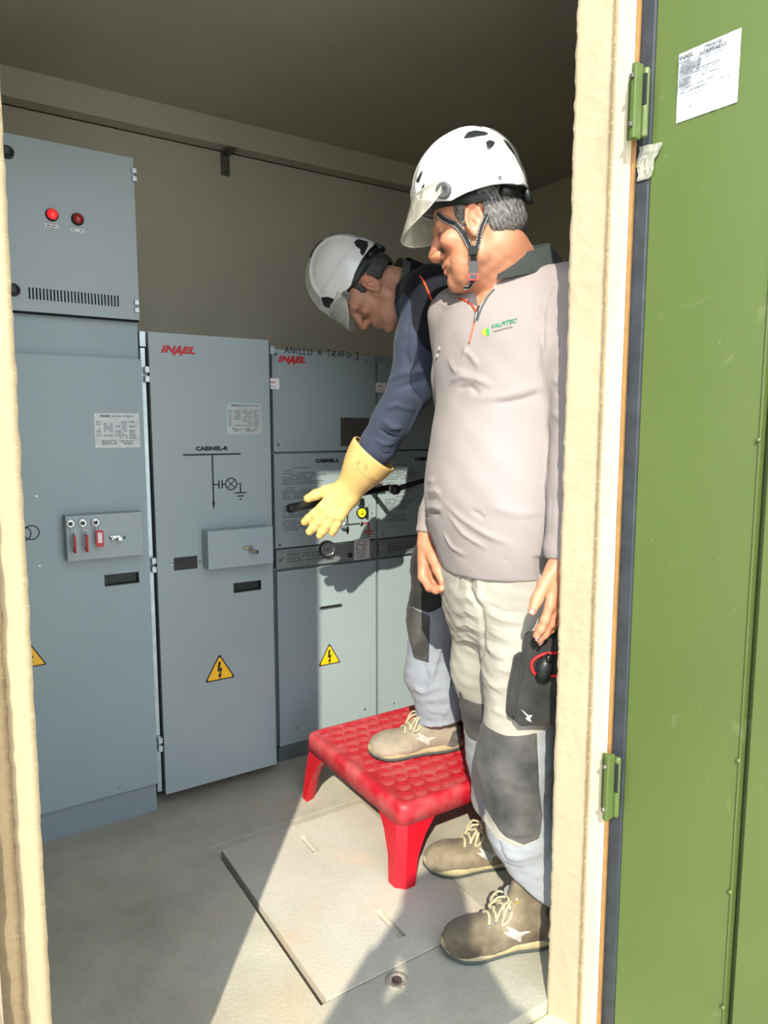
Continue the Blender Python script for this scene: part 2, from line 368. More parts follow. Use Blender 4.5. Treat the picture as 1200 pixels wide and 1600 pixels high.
def fine_line(mb, x0, x1, z, h, f, rnd, fill=.8):
    x = x0
    while x < x1:
        wl = rnd.uniform(2, 6)*h*.8
        if rnd.random() < fill: f(mb, x, min(x+wl, x1), z, h)
        x += wl + h*.7
fd = lambda mb, a, b, z, h: mb.box(a, b, -.0068, -.0064, z-h/2, z+h/2)
for (x0, x1, zz, h) in ((.005, .04, .019, .0010), (.005, .072, .037, .0016), (.005, .075, .0405, .0010), (.005, .07, .0600, .0012), (.004, .090, .0665, .0016), (.045, .07, .050, .0012), (.015, .030, .0930, .0020)):
    fine_line(fine, S0+x0, S0+x1, Z1-zz, h, fd, rnd)
for (x0, x1, zz) in ((0, .10, .017), (.03, .10, .0625), (.03, .10, .080), (.04, .08, .052)): fine.box(S0+x0, S0+x1, -.0067, -.0064, Z1-zz-.0002, Z1-zz)
dbuild(fine, 'fine_print', M_print, lab).__setitem__('kind', 'stuff')
# torn tape on the rubber
tb = bmesh.new(); N = 14; out = []
G = [[None]*(N+1) for _ in range(N+1)]
for j in range(N+1):
    for i in range(N+1):
        u = i/N; v = j/N; x = -.020+.045*u*(.55+.45*v)+.003*sin(v*9); z = 1.662+.046*v+.012*(1-u)*(v-.6)-.02*u*(1-v)*.4
        G[j][i] = tb.verts.new((x, -.0068-.005*abs(mn.noise(Vector((i*.45, j*.4, 2)))), z))
for j in range(N):
    for i in range(N): tb.faces.new((G[j][i], G[j][i+1], G[j+1][i+1], G[j+1][i]))
bmesh.ops.solidify(tb, geom=tb.faces[:], thickness=.0006)
dbuild_o = bpy.data.meshes.new('torn_tape'); tb.to_mesh(dbuild_o); tb.free(); tt = link('torn_tape', dbuild_o, mat('masking_tape', (.60, .60, .50), .7, noise=.15, nscale=80), door); tt['label'] = 'torn scrap of pale tape'

# ------------------------------------------------------------------ floor: hatch cover, drain
hc = empty('floor_hatch_cover', ((cx0+cx1)/2, (cy0+cy1)/2, 0), 'square precast concrete hatch cover with two lifting slots set in the floor', 'cover')
cv = MB(); T = .0025
sl_ = [(.857, .877, 1.705, 1.800), (.874, .894, 1.288, 1.400)]
ys = [cy0, sl_[1][2], sl_[1][3], sl_[0][2], sl_[0][3], cy1]
cv.box(cx0, cx1, ys[0], ys[1], -.045, T); cv.box(cx0, cx1, ys[2], ys[3], -.045, T); cv.box(cx0, cx1, ys[4], ys[5], -.045, T)
for (a, b2, c, d) in sl_: cv.box(cx0, a, c, d, -.045, T); cv.box(b2, cx1, c, d, -.045, T); cv.box(a, b2, c, d, -.045, -.010)
cv.build('slab', M_cover, hc)
hole = MB(); hole.lathe((.798, 1.186, 0), (0, 0, 1), [(.026, -.01), (.026, .0008), (.0235, .0016), (.012, .0012), (.011, -.004)], 28)
dr = empty('floor_socket', (.798, 1.186, 0), 'small round plug socket set in the floor in front of the hatch cover', 'socket')
hole.build('ring', mat('mortar_ring', (.33, .28, .22), .85, noise=.3, nscale=90, bump=.4, bscale=200), dr, True)
MB().lathe((.798, 1.186, 0), (0, 0, 1), [(.0115, 0), (.0115, .0022), (.009, .0024), (.004, .0016), (0, .0016)], 16).build('core', mat('dark_rust', (.05, .035, .028), .6, noise=.4, nscale=150), dr)

# ------------------------------------------------------------------ cabinets
def frame4(mb, x0, x1, z0, z1, holes, y0, y1):
    """panel with rectangular holes (sorted by z, non overlapping rows)"""
    zc = z0
    for (a, b, c, d) in sorted(holes, key=lambda h: h[2]):
        if c > zc: mb.box(x0, x1, y0, y1, zc, c)
        mb.box(x0, a, y0, y1, c, d); mb.box(b, x1, y0, y1, c, d); zc = d
    mb.box(x0, x1, y0, y1, zc, z1)
def recess(name, x0, x1, z0, z1, Y, parent, depth=.022, label=None):
    mb = MB(); t = .003
    mb.box(x0-t, x1+t, Y-.0015, Y, z1, z1+t); mb.box(x0-t, x1+t, Y-.0015, Y, z0-t, z0)
    mb.box(x0-t, x0, Y-.0015, Y, z0, z1); mb.box(x1, x1+t, Y-.0015, Y, z0, z1)
    mb.box(x0, x1, Y+depth, Y+depth+.002, z0, z1); mb.box(x0-.002, x0, Y, Y+depth, z0, z1); mb.box(x1, x1+.002, Y, Y+depth, z0, z1)
    mb.box(x0, x1, Y, Y+depth, z1, z1+.002); mb.box(x0, x1, Y, Y+depth, z0-.002, z0)
    mb.box(x0+.01, x1-.01, Y+.006, Y+.010, z1-.006, z1)
    o = mb.build(name, mat('recess_plastic', (.012, .016, .015), .5), parent)
    if label: o['label'] = label
    return o
def tri_sign(x, z, s, Y, parent):
    """yellow triangle warning sign, side s, centroid (x, z)"""
    def trir(side, rad=.08):
        R = side/sqrt(3); pts = []
        for k, a in enumerate((90, 210, 330)):
            c = Vector((cos(radians(a)), sin(radians(a))))*R*(1-rad*1.6)
            for q in range(-3, 4):
                aa = radians(a+q*20); pts.append((x+c.x+cos(aa)*R*rad, z+c.y+sin(aa)*R*rad))
        return pts
    MB().prism(trir(s), Y-.0008, Y).build('sign_border', M_black, parent)
    sg = MB().prism(trir(s*.86), Y-.0013, Y-.0008).build('warning_sign', M_yellow, parent); sg['label'] = 'yellow triangular high voltage sign'
    k = s/.1; b = MB()
    P = [(.004, .033), (.0, .010), (.009, .012), (.002, -.010), (.007, -.009), (-.002, -.027), (-.007, -.008), (-.0025, -.0105), (-.001, .002), (-.009, .000), (-.0045, .033)]
    b.prism([(x+p[0]*k, z+p[1]*k) for p in P], Y-.0018, Y-.0013).build('bolt_symbol', M_black, sg)
def fine_block(mb, x0, x1, z, rows, h, gap, Y, rnd, ragged=.3):
    for r in range(rows):
        zz = z-r*gap; xe = x1-(x1-x0)*rnd.random()*ragged
        fine_line(mb, x0, xe, zz, h, lambda m_, a, b, z_, h_: m_.box(a, b, Y-.0004, Y, z_-h_/2, z_+h_/2), rnd, .92)
def nameplate(x0, x1, z0, z1, Y, parent, seed, m):
    pl = MB().box(x0, x1, Y-.0015, Y, z0, z1).build('nameplate', m, parent); w_, h_ = x1-x0, z1-z0
    textY('INAEL', h_*.10, x0+w_*.24, z1-h_*.09, Y-.0015, M_black, pl, shear=.25, bold=.0002)
    textY('ELECTRICAL SYSTEMS, S.A.', h_*.055, x0+w_*.63, z1-h_*.09, Y-.0015, M_print, pl, bold=.0001)
    rnd = random.Random(seed); f = MB(); L = lambda m_, a, b, z_, hh: m_.box(a, b, Y-.0018, Y-.0015, z_-hh/2, z_+hh/2)
    for r in range(8):
        zz = z1-h_*(.25+.066*r)
        for (a, b) in ((.04, .15), (.2, .40), (.45, .58), (.60, .72), (.76, .9)):
            if rnd.random() < .8: fine_line(f, x0+w_*a, x0+w_*b, zz, h_*.022, L, rnd, .9)
        for (a, b) in ((.2, .42), (.5, .7), (.78, .96)):
            f.box(x0+w_*a, x0+w_*b, Y-.0017, Y-.0015, zz-h_*.030, zz-h_*.025)
    for r in range(3): fine_line(f, x0+w_*.15, x0+w_*.47, z1-h_*(.80+.045*r), h_*.024, L, rnd); fine_line(f, x0+w_*.53, x0+w_*.85, z1-h_*(.80+.045*r), h_*.024, L, rnd)
    o = f.build('fine_print', M_print, pl); o['kind'] = 'stuff'
    s = Screws()
    for xx in (x0+w_*.04, x1-w_*.04):
        for zz in (z0+h_*.05, z1-h_*.05): rod_screw(s, xx, zz, Y-.0015, .0016, .001)
    s.build('rivet', M_chrome, pl)

def brand(x, z, Y, par, k):
    # five slanted heavy capitals, the middle one taller and hanging below the line
    textY('IN', .0275*k, x-.0300*k, z, Y, M_red, par, shear=.3, bold=.0017*k, sx=1.32, spacing=1.08)
    textY('A', .0385*k, x-.0005*k, z-.0030*k, Y, M_red, par, shear=.35, bold=.0020*k, sx=.98)
    textY('EL', .0275*k, x+.0315*k, z, Y, M_red, par, shear=.3, bold=.0017*k, sx=1.38, spacing=1.08)
# --- cabinet 1: left cell
CY = 2.17
c1 = empty('switchgear_cabinet', (.30, 2.19, 0), 'leftmost tall grey switchgear cabinet with key locks, its edge hidden by the doorway jamb', 'cabinet', 'switchgear cells')
X0, X1 = .055, .545
box('body', (X0, X1, 2.20, 3.02, .0, 1.53), M_panel, c1)
box('plinth', (X0, X1-.006, 2.185, 2.199, .0, .094), mat('plinth_grey', (.215, .262, .290), .45, noise=.03, nscale=4), c1, .001)
d1 = MB(); frame4(d1, X0, X1, .098, 1.420, [(.413, .513, .751, .786)], CY, 2.188)
d1 = d1.build('door', M_panel, c1)
recess('handle_recess', .4165, .5095, .7545, .7825, CY, d1, .016)
box('edge_lip', (X0, X1, CY-.0008, CY, 1.417, 1.420), M_panel, d1)
nameplate(.405, .532, 1.161, 1.262, CY, c1, 5, M_plate)
# key lock box
kb = MB(); a = onY(95, 878, 2.12); b2 = onY(224, 800, 2.12)
kx0, kx1, kz0, kz1 = .309, .520, .844, .973
lkb = kb.box(kx0, kx1, 2.125, CY, kz0, kz1, bev=.0015).build('lock_box', M_panel_w, c1)
KY = 2.125
def cyl_lock(x, z, par):
    mb = MB(); mb.lathe((x, KY, z), (0, -1, 0), [(.0125, 0), (.0125, .003), (.0105, .0045), (.0098, .004), (.0045, .004), (.0040, .006), (0, .006)], 20)
    lk = mb.build('cylinder_lock', M_chrome, par, True)
    MB().box(x-.0007, x+.0007, KY-.0068, KY-.0060, z-.004, z+.004).build('keyhole', M_black, lk)
    return lk
locks = []
for px, py in ((110, 818), (129, 817), (149, 816)):
    p = onY(px, py, KY); locks.append(p); cyl_lock(p.x, p.z, lkb)
p = onY(182, 840, KY)
hb = MB(); hb.box(p.x-.020, p.x+.010, KY-.010, KY, p.z-.002, p.z+.007, bev=.0015); hb.box(p.x-.001, p.x+.013, KY-.022, KY-.002, p.z-.008, p.z+.004, bev=.002); hb.lathe((p.x-.014, KY-.002, p.z), (0, -1, 0), [(.005, 0), (.005, .014), (.003, .016), (0, .016)], 12)
hb.build('latch', M_chrome, lkb)
p = onY(193, 840, KY); MB().lathe((p.x+.003, KY, p.z), (0, -1, 0), [(.0045, 0), (.004, .004), (0, .0045)], 12).build('green_button', mat('green_plastic', (.01, .13, .05), .4), lkb)
# keys with rings and tags
M_redp = mat('red_key_tag', (.52, .012, .012), .35)
def key(i, p, flat, label):
    k = empty('key', (p.x, KY-.006, p.z), label, 'key', 'keys with red tags on the lock box')
    x = p.x+.001; z = p.z
    MB().box(x-.0008, x+.0008, KY-.020, KY-.005, z-.003, z+.003).box(x-.0008, x+.0008, KY-.028, KY-.018, z-.008, z+.008, bev=.0005).build('bow', M_chrome, k)
    r = MB(); r.tube([(x+.002+.006*sin(t), KY-.025, z-.013+.0075*cos(t)) for t in np.linspace(0, 2*pi, 15)], .0006, 6); r.build('split_ring', M_chrome, k)
    r = MB(); r.tube([(x+.002, KY-.025+.0035*sin(t), z-.026+.006*cos(t)) for t in np.linspace(0, 2*pi, 13)], .0006, 6); r.build('chain', M_chrome, k)
    zt = z-.030
    if flat:
        x += .004; zt += .010
        def rr(x0, x1, z0, z1, rad):
            return [(cx+rad*cos(radians(a)), cz+rad*sin(radians(a))) for cx, cz, a0 in ((x1-rad, z1-rad, 0), (x0+rad, z1-rad, 90), (x0+rad, z0+rad, 180), (x1-rad, z0+rad, 270)) for a in range(a0, a0+91, 18)]
        tg = MB().prism(rr(x-.0105, x+.0105, zt-.048, zt, .006), KY-.030, KY-.026).build('tag', M_redp, k)
        MB().box(x-.0055, x+.0055, KY-.0312, KY-.0305, zt-.036, zt-.007).build('paper_insert', M_white, tg)
        f = MB()
        for q in range(4): f.box(x-.003, x+.003, KY-.0315, KY-.0312, zt-.012-q*.006, zt-.0125-q*.006)
        f.build('fine_print', M_print, tg)
    else:
        tg = MB().box(x+.000, x+.005, KY-.042, KY-.012, zt-.050, zt, bev=.0018).build('tag', M_redp, k)
        MB().box(x-.0006, x-.0001, KY-.036, KY-.018, zt-.034, zt-.004).build('paper_insert', M_white, tg)
key(0, locks[0], False, 'key in the leftmost lock with its red tag hanging edge on')
key(1, locks[1], False, 'key in the middle lock with its red tag hanging edge on')
key(2, locks[2], True, 'key in the right lock, its red tag facing out with a white insert')
# circle symbols, screws, warning sign
def ringY(name, x, z, r, t, Y, m, parent):
    mb = MB(); n = 40
    for k in range(n):
        a, b = 2*pi*k/n, 2*pi*(k+1)/n
        mb.prism([(x+r*cos(a), z+r*sin(a)), (x+(r-t)*cos(a), z+(r-t)*sin(a)), (x+(r-t)*cos(b), z+(r-t)*sin(b)), (x+r*cos(b), z+r*sin(b))], Y-.0005, Y)
    return mb.build(name, m, parent)
pc = onY(49, 832, CY); ringY('circle_symbol', pc.x, pc.z, .021, .003, CY-.0013, M_black, c1); pc = onY(36, 834, CY); ringY('circle_symbol', pc.x, pc.z, .021, .003, CY-.0013, M_black, c1)
s = Screws()
for px, py in ((57, 775), (62, 884), (185, 1231)): p = onY(px, py, CY); rod_screw(s, p.x, p.z, CY, .0035, .002)
s.build('screw', M_chrome, c1)
pt = onY(36, 1036, CY); box('cover_plate', (.16, .262, CY-.0012, CY, .83, 1.02), M_panel, c1)
tri_sign(.206, .567, .078, CY, c1)
# side strip with hinges between cells
st = MB(); st.box(.547, .560, 2.185, 2.22, .06, 1.455); st.build('side_strip', M_galv, c1)
def cab_hinge(px, py, par, Y=2.168, h=.018):
    p = onY(px, py, Y)
    mb = MB()
    for dz in (-h*1.15, h*.15+.004): mb.box(p.x-.006, p.x+.007, Y-.008, Y+.012, p.z+dz, p.z+dz+h, bev=.001)
    mb.lathe((p.x, Y, p.z-h*.6), (0, 0, 1), [(.003, 0), (.003, h*1.2)], 8)
    mb.build('hinge', M_galv, par)
for px, py in ((229, 586), (240, 884), (250, 1164)): cab_hinge(px, py, c1)
EYE = 1

# --- upper box
ub = empty('control_box', (.36, 2.17, 1.53), 'grey wall-height control box with two red lamps standing on the left cabinet', 'control box')
UX0, UX1, UZ0, UZ1 = .17, .545, 1.530, 1.985
box('body', (UX0+.003, UX1-.003, 2.192, 2.50, 1.5305, UZ1-.002), M_panel, ub, .001)
vx0, vx1 = onY(43, 455, CY).x, onY(187, 470, CY).x; vz1, vz0 = 1.597, 1.566
ud = MB(); frame4(ud, UX0, UX1, UZ0+.003, UZ1, [(vx0, vx1, vz0, vz1)], CY, 2.19)
ud = ud.build('door', M_panel_w, ub)
v = MB(); nv = 27; pitch_ = (vx1-vx0)/nv
for k in range(nv+1): v.box(vx0+k*pitch_-pitch_*.27, vx0+k*pitch_+pitch_*.27, CY+.0003, CY+.004, vz0, vz1)
v.build('vent_grille', M_panel_w, ud); box('vent_backing', (vx0-.002, vx1+.002, CY+.004, CY+.012, vz0, vz1), M_gap, ud)
for px, py, lit in ((81, 336, True), (121, 343, False)):
    p = onY(px, py, CY)
    lm = MB().lathe((p.x, CY, p.z), (0, -1, 0), [(.0165, 0), (.0165, .006), (.0135, .008), (.0135, .0085)], 28).build('lamp', M_dark, ud, True)
    lens = MB().lathe((p.x, CY-.006, p.z), (0, -1, 0), [(.0138, 0), (.0135, .007), (.012, .0095), (.007, .0125), (0, .0135)], 28).build('lamp_lens', mat('red_lamp_lit', (.75, .02, .03), .2, coat=.5, emit=(1, .03, .04), estr=.55) if lit else mat('red_lamp_dim', (.36, .018, .022), .2, coat=.5), lm, True)
    if lit: lm['label'] = 'glowing red indicator lamp'
    lq = onY(px, py+17, CY); tg = box('lamp_label', (lq.x-.017, lq.x+.017, CY-.0015, CY, lq.z-.004, lq.z+.004), M_white, ud)
    f = MB(); fine_line(f, lq.x-.013, lq.x+.013, lq.z, .003, lambda m_, a, b, z_, h_: m_.box(a, b, CY-.0019, CY-.0015, z_-h_/2, z_+h_/2), random.Random(px)); f.build('fine_print', M_print, tg)
for px, py in ((11, 238), (21, 453)):
    p = onY(px, py, CY); MB().lathe((p.x, CY, p.z), (0, -1, 0), [(.017, 0), (.017, .004), (.014, .006), (.013, .005), (.006, .003), (0, .003)], 24).build('quarter_turn_lock', M_dark, ud, True)
for px, py in ((209, 275), (213, 480)): cab_hinge(px, py, ub, 2.17, .014)
box('top_gasket', (UX0, UX1, CY+.002, 2.3, 1.5302, 1.5312), M_gap, ub)

# --- cabinet 2
c2 = empty('switchgear_cabinet', (.755, 2.2, 0), 'tall grey switchgear cabinet with one long door, a CABINEL-R diagram and a projecting lock box', 'cabinet', 'switchgear cells')
c2.name = 'switchgear_cabinet'
A0, A1 = .568, .952
box('body', (.562, .968, 2.215, 3.02, .05, 1.505), M_panel, c2)
box('plinth', (.57, .96, 2.285, 3.0, .0, .05), M_dark, c2)
box('body_gap', (.564, .966, 2.195, 2.214, .045, 1.500), M_gap, c2)
box('top_bracket', (.548, .565, 2.19, 2.23, 1.46, 1.504), M_galv, c2)
dd = MB(); frame4(dd, A0, A1, .052, 1.502, [(.811, .908, .680, .713), (.619, .694, .776, .817)], CY, 2.192)
dd = dd.build('door', M_panel_w, c2)
recess('handle_recess', .8145, .9045, .6835, .7095, CY, dd, .016)
ind = MB(); ind.box(.6195, .6935, CY-.001, CY+.012, .7765, .8165)
for k in range(3): ind.box(.634+k*.016, .644+k*.016, CY-.004, CY, .803, .809)
ind.build('voltage_indicator', mat('indicator_plastic', (.010, .013, .012), .5), dd)
sc = Screws(); rod_screw(sc, .611, .797, CY, .0052, .003); rod_screw(sc, .7025, .797, CY, .0048, .003); sc.build('screw', M_chrome, dd)
lb2 = MB().box(.711, .930, 2.115, CY, .778, .899, bev=.0012).build('lock_box', M_panel_w, dd)
p = onY(388, 857, 2.115)
l2 = MB(); l2.box(p.x-.018, p.x+.014, 2.106, 2.115, p.z-.001, p.z+.008, bev=.001); l2.tube([(p.x-.002, 2.108, p.z), (p.x+.006, 2.085, p.z-.006), (p.x+.014, 2.07, p.z-.006)], [.004, .0065, .006], 10); l2.build('lock_handle', mat('worn_brass_steel', (.42, .38, .30), .35, metal=.8), lb2)
p = onY(277, 547, CY); brand(p.x, p.z, CY, dd, 1.0)
nameplate(onY(354, 655, CY).x, onY(409, 655, CY).x, 1.198, 1.299, CY, dd, 9, M_plate)
p = onY(331, 701, CY); textY('CABINEL-R', .0165, p.x, p.z, CY, M_black, dd, bold=.0011, sx=1.22, spacing=1.05)
sy = MB(); q = lambda x, y: onY(x, y, CY)
def bar(mb, x0, x1, z0, z1, Y): mb.box(x0, x1, Y-.0006, Y, z0, z1)
a, b2 = q(286, 711), q(376, 710); zc = a.z; bar(sy, a.x, b2.x, zc-.0026, zc+.0026, CY)
vx = q(333, 760).x; ze = q(334, 786).z; bar(sy, vx-.0024, vx+.0024, ze, zc, CY)
sy.prism([(vx, q(334, 797).z), (vx-.0045, ze+.001), (vx-.0022, ze+.007), (vx+.0022, ze+.007), (vx+.0045, ze+.001)], CY-.0006, CY)
zh = q(342, 757).z; x1_, x2_, x3_, x4_ = q(342, 757).x, q(347, 757).x, q(352, 757).x, q(370, 757).x
bar(sy, vx, x1_, zh-.002, zh+.002, CY); bar(sy, x1_-.0024, x1_+.0024, zh-.013, zh+.013, CY); bar(sy, x2_-.0024, x2_+.0024, zh-.013, zh+.013, CY); bar(sy, x2_, x3_, zh-.002, zh+.002, CY)
xc = (x3_+x4_)/2; rr_ = (x4_-x3_)/2
bar(sy, x4_, q(376, 757).x, zh-.0014, zh+.0014, CY); xg = q(375.5, 757).x; zg = q(375, 770).z; bar(sy, xg-.0022, xg+.0022, zg, zh+.0014, CY)
for k, wv in enumerate((.020, .011, .004)): bar(sy, xg-wv, xg+wv, zg-.002-k*.0105, zg+.002-k*.0105, CY)
dgr = sy.build('line_diagram', M_black, dd)
ringY('lamp_symbol', xc, zh, rr_+.001, .0038, CY, M_black, dd)
cr = MB()
for sgn in (1, -1):
    cr.prism([(xc-rr_*.66, zh-sgn*rr_*.66-.002), (xc+rr_*.66, zh+sgn*rr_*.66-.002), (xc+rr_*.66, zh+sgn*rr_*.66+.002), (xc-rr_*.66, zh-sgn*rr_*.66+.002)], CY-.0007, CY-.0001)
cr.build('cross_symbol', M_black, dd)
tri_sign(.757, .425, .100, CY, dd)
LY = 2.27
# --- cells L
def line_cell(name, x0, x1, label, px_shift, second=False):
    c = empty(name, ((x0+x1)/2, LY, 0), label, 'cabinet', 'switchgear cells')
    box('body', (x0+.002, x1-.002, LY+.02, 3.02, .0, 1.485), M_panel, c)
    tp = box('upper_panel', (x0+.004, x1-.004, LY, LY+.018, 1.136, 1.487), M_panel_w, c, .001)
    md = box('middle_panel', (x0+.004, x1-.004, LY-.001, LY+.018, .795, 1.129), M_panel_w, c, .001)
    st = box('steel_strip', (x0+.004, x1-.004, LY-.006, LY+.018, .722, .791), M_steel, c, .001)
    lo = box('lower_door', (x0+.006, x1-.006, LY-.004, LY+.018, .062, .712), M_panel_w, c, .001)
    box('plinth', (x0+.004, x1-.004, LY+.004, LY+.02, .0, .058), mat('plinth_dark', (.10, .12, .12), .5), c)
    s = Screws()
    for (x, z, Y) in ((x0+.018, 1.470, LY), (x1-.05, 1.466, LY), (x1-.085, 1.468, LY), (x0+.022, 1.160, LY), (x0+.020, .806, LY-.001)): rod_screw(s, x, z, Y, .0052, .003)
    s.build('screw', M_chrome, c)
    s = Screws(); rod_screw(s, x0+.018, .753, LY-.006, .0055, .003)
    for x in (.028, x1-x0-.020): box('clip', (x0+x-.0012, x0+x+.0012, LY-.009, LY-.006, .752, .766), M_chrome, st)
    s.build('screw', M_chrome, st)
    s = Screws(); rod_screw(s, x0+.075, .118, LY-.004, .004, .003); rod_screw(s, x1-.06, .125, LY-.004, .004, .003); s.build('screw', M_chrome, lo)
    # slotted embossed plate on the strip
    ep = MB().box(x0+.035, x0+.235, LY-.0085, LY-.006, .736, .778, bev=.001).build('embossed_plate', M_steel, st)
    f = MB(); rnd = random.Random(int(x0*100))
    for k in range(9):
        xx = x0+.045+k*.0195; f.tube([(xx, LY-.009, .757+rnd.uniform(-.01, .01)), (xx+.006, LY-.009, .765-rnd.uniform(0, .02)), (xx+.013, LY-.009, .757+rnd.uniform(-.008, .008))], .0012, 5)
    fine_block(f, x0+.045, x0+.225, .770, 2, .002, .025, LY-.0085, rnd); f.build('diagram', M_dark, ep)
    # flush handle on the lower door
    hx = (x0+x1)/2-.01
    if not second:
        hm = MB().box(hx-.034, hx+.060, LY-.014, LY-.004, .5560, .5640, bev=.0025).build('pull_handle', M_chrome, lo)
    tri_sign((x0+x1)/2, .362, .092, LY-.004, lo)
    # instruction text
    f = MB(); rnd = random.Random(int(x0*77)); Y = LY-.001
    xL = x0+.035
    f2 = lambda a, b, z, rows: fine_block(f, a, b, z, rows, .0030, .0075, Y, rnd, .35)
    f2(xL+.045, xL+.125, 1.078, 1); f2(xL, xL+.055, 1.069, 1); f2(xL, xL+.175, 1.059, 6); f2(xL, xL+.06, 1.008, 1); f2(xL, xL+.175, 1.000, 5); f2(xL+.05, xL+.12, .953, 1)
    f2(xL, xL+.055, .943, 1); f2(xL, xL+.15, .934, 5); f2(xL, xL+.06, .890, 1); f2(xL, xL+.13, .881, 4)
    o = f.build('instruction_print', M_print, md); o['kind'] = 'stuff'
    return c, tp, md, st, lo
L1X0, L1X1, L2X1 = 1.003, 1.430, 1.858
c3, t3, m3, s3, l3 = line_cell('switchgear_cabinet', L1X0, L1X1, 'grey switchgear cabinet with handwriting along its top edge and a steel gauge strip', 0)
c4, t4, m4, s4, l4 = line_cell('switchgear_cabinet', L1X1+.002, L2X1, 'rightmost grey switchgear cabinet, half hidden behind the two workers', 0, True)
c5 = empty('switchgear_cabinet', (L2X1+.2, LY, 0), 'grey switchgear cabinet standing behind the workers beyond the second line cell', 'cabinet', 'switchgear cells')
bpy.data.objects.remove(c5)
box('gap_panel', (.970, 1.001, 2.29, 2.31, .0, 1.47), M_gap, c3)
box('edge_angle', (.970, .986, 2.20, 2.26, 1.462, 1.487), M_galv, c3)
p = onY(455, 562, LY); brand(p.x, p.z, LY, t3, 1.0)
# handwriting as pen strokes
def strokes(letters, x, z, h, Y, m, par, rot=0.0):
    mb = MB(); X0_ = x
    for ch, st_, wd in letters:
        for pl in st_:
            pts = [(x+a*h*wd, Y-.0004, z+b*h-rot*(x-X0_+a*h)) for a, b in pl]
            for P, Q in zip(pts, pts[1:]): mb.tube([P, Q], .0015, 5)
        x += h*wd+h*.28
    return mb.build('handwriting', M_black, par)
A_ = ('A', [[(0, 0), (.5, 1), (1, 0)], [(.15, .4), (.9, .45)]], .75); N_ = ('N', [[(0, 0), (.05, 1), (.9, .05), (1, 1)]], .7)
I_ = ('i', [[(.4, 0), (.5, .7)], [(.5, .9), (.55, 1.0)]], .3); L_ = ('L', [[(.2, 1), (0, 0), (.8, .05)]], .5)
O_ = ('O', [[(.5+.5*cos(t), .45+.42*sin(t)) for t in np.linspace(0, 2*pi, 12)]], .7); SP = (' ', [], .5)
T_ = ('T', [[(0, 1), (1, 1)], [(.5, 1), (.45, 0)]], .7); R_ = ('R', [[(0, 0), (.05, 1), (.8, .95), (.85, .6), (.05, .5), (.9, 0)]], .65)
F_ = ('F', [[(.05, 0), (.05, 1), (.9, 1)], [(.05, .5), (.7, .52)]], .55); D3 = ('3', [[(0, .95), (.75, 1.0), (.3, .60), (.85, .42), (.7, .04), (-.05, .02)]], .6)
p = onY(445, 550, LY)
strokes([A_, N_, I_, L_, L_, O_, SP, A_, SP, T_, R_, A_, F_, O_, SP, D3], p.x, p.z-.004, .0215, LY, M_black, t3, .012)
pl = box('nameplate', (onY(532, 670, LY).x, onY(575, 670, LY).x, 1.147, 1.229, ) and (onY(532, 670, LY).x, onY(576, 670, LY).x, LY-.002, LY, 1.152, 1.256), M_plate_d, t3); pl['label'] = 'dark bronze nameplate'
s = Screws()
for xx in (onY(532, 670, LY).x+.004, onY(576, 670, LY).x-.004):
    for zz in (1.157, 1.251): rod_screw(s, xx, zz, LY-.002, .002, .001)
s.build('rivet', M_chrome, pl)
for (px0, px1, par) in ((419, 436, t3), (587, 603, t4)):     # white seals bridging the joints
    x0, x1 = onY(px0, 593, LY).x, onY(px1, 593, LY).x
    sk = box('seal_sticker', (x0, x1, LY-.0015, LY-.0003, 1.352, 1.388), M_white, par)
    textY('INAEL', .0075, (x0+x1)/2-.004, 1.374, LY-.0015, M_red, sk, shear=.25, bold=.0002)
    f = MB(); fine_line(f, x0+.006, x1-.006, 1.360, .0022, lambda m_, a, b, z_, h_: m_.box(a, b, LY-.0019, LY-.0015, z_-h_/2, z_+h_/2), random.Random(3)); f.build('fine_print', M_print, sk)
p = onY(511, 720, LY); textY('CABINEL-L', .0170, p.x, p.z, LY-.001, M_black, m3, bold=.0012, sx=1.12, spacing=1.05)
p = onY(663, 717, LY); textY('CABINEL-L', .0170, p.x, p.z, LY-.001, M_black, m4, bold=.0012, sx=1.12, spacing=1.05)
# gauge, knob, white instruction sticker on strip
p = onY(509, 857, LY-.006)
gz = p.z
g = MB().lathe((p.x, LY-.006, gz), (0, -1, 0), [(.031, 0), (.031, .014), (.028, .018), (.026, .018), (.026, .014), (0, .014)], 32).build('gauge', M_dark, s3, True)
MB().lathe((p.x, LY-.020, gz), (0, -1, 0), [(.0275, 0), (.0275, .005), (.025, .006), (.025, .002), (0, .002)], 32).build('bezel', M_chrome, g, True)
MB().lathe((p.x, LY-.0222, gz), (0, -1, 0), [(.0245, 0), (0, .0003)], 32).build('dial', mat('dial_grey', (.22, .25, .24), .4), g)
MB().prism([(p.x-.017, gz-.006), (p.x+.004, gz+.004), (p.x+.006, gz+.001)], LY-.024, LY-.0228).build('needle', M_black, g)
p = onY(545, 867, LY); MB().lathe((p.x, LY-.006, p.z), (0, -1, 0), [(.010, 0), (.010, .006), (.008, .009), (0, .009)], 16).build('knob', M_dark, s3, True)
x0, x1 = onY(552, 850, LY).x, onY(576, 850, LY).x; ws = box('instruction_sticker', (x0, x1, LY-.0075, LY-.006, .722, .800), M_paper, s3)
f = MB(); fine_block(f, x0+.006, x1-.006, .794, 10, .0028, .0072, LY-.0075, random.Random(11), .25); f.build('fine_print', M_print, ws)
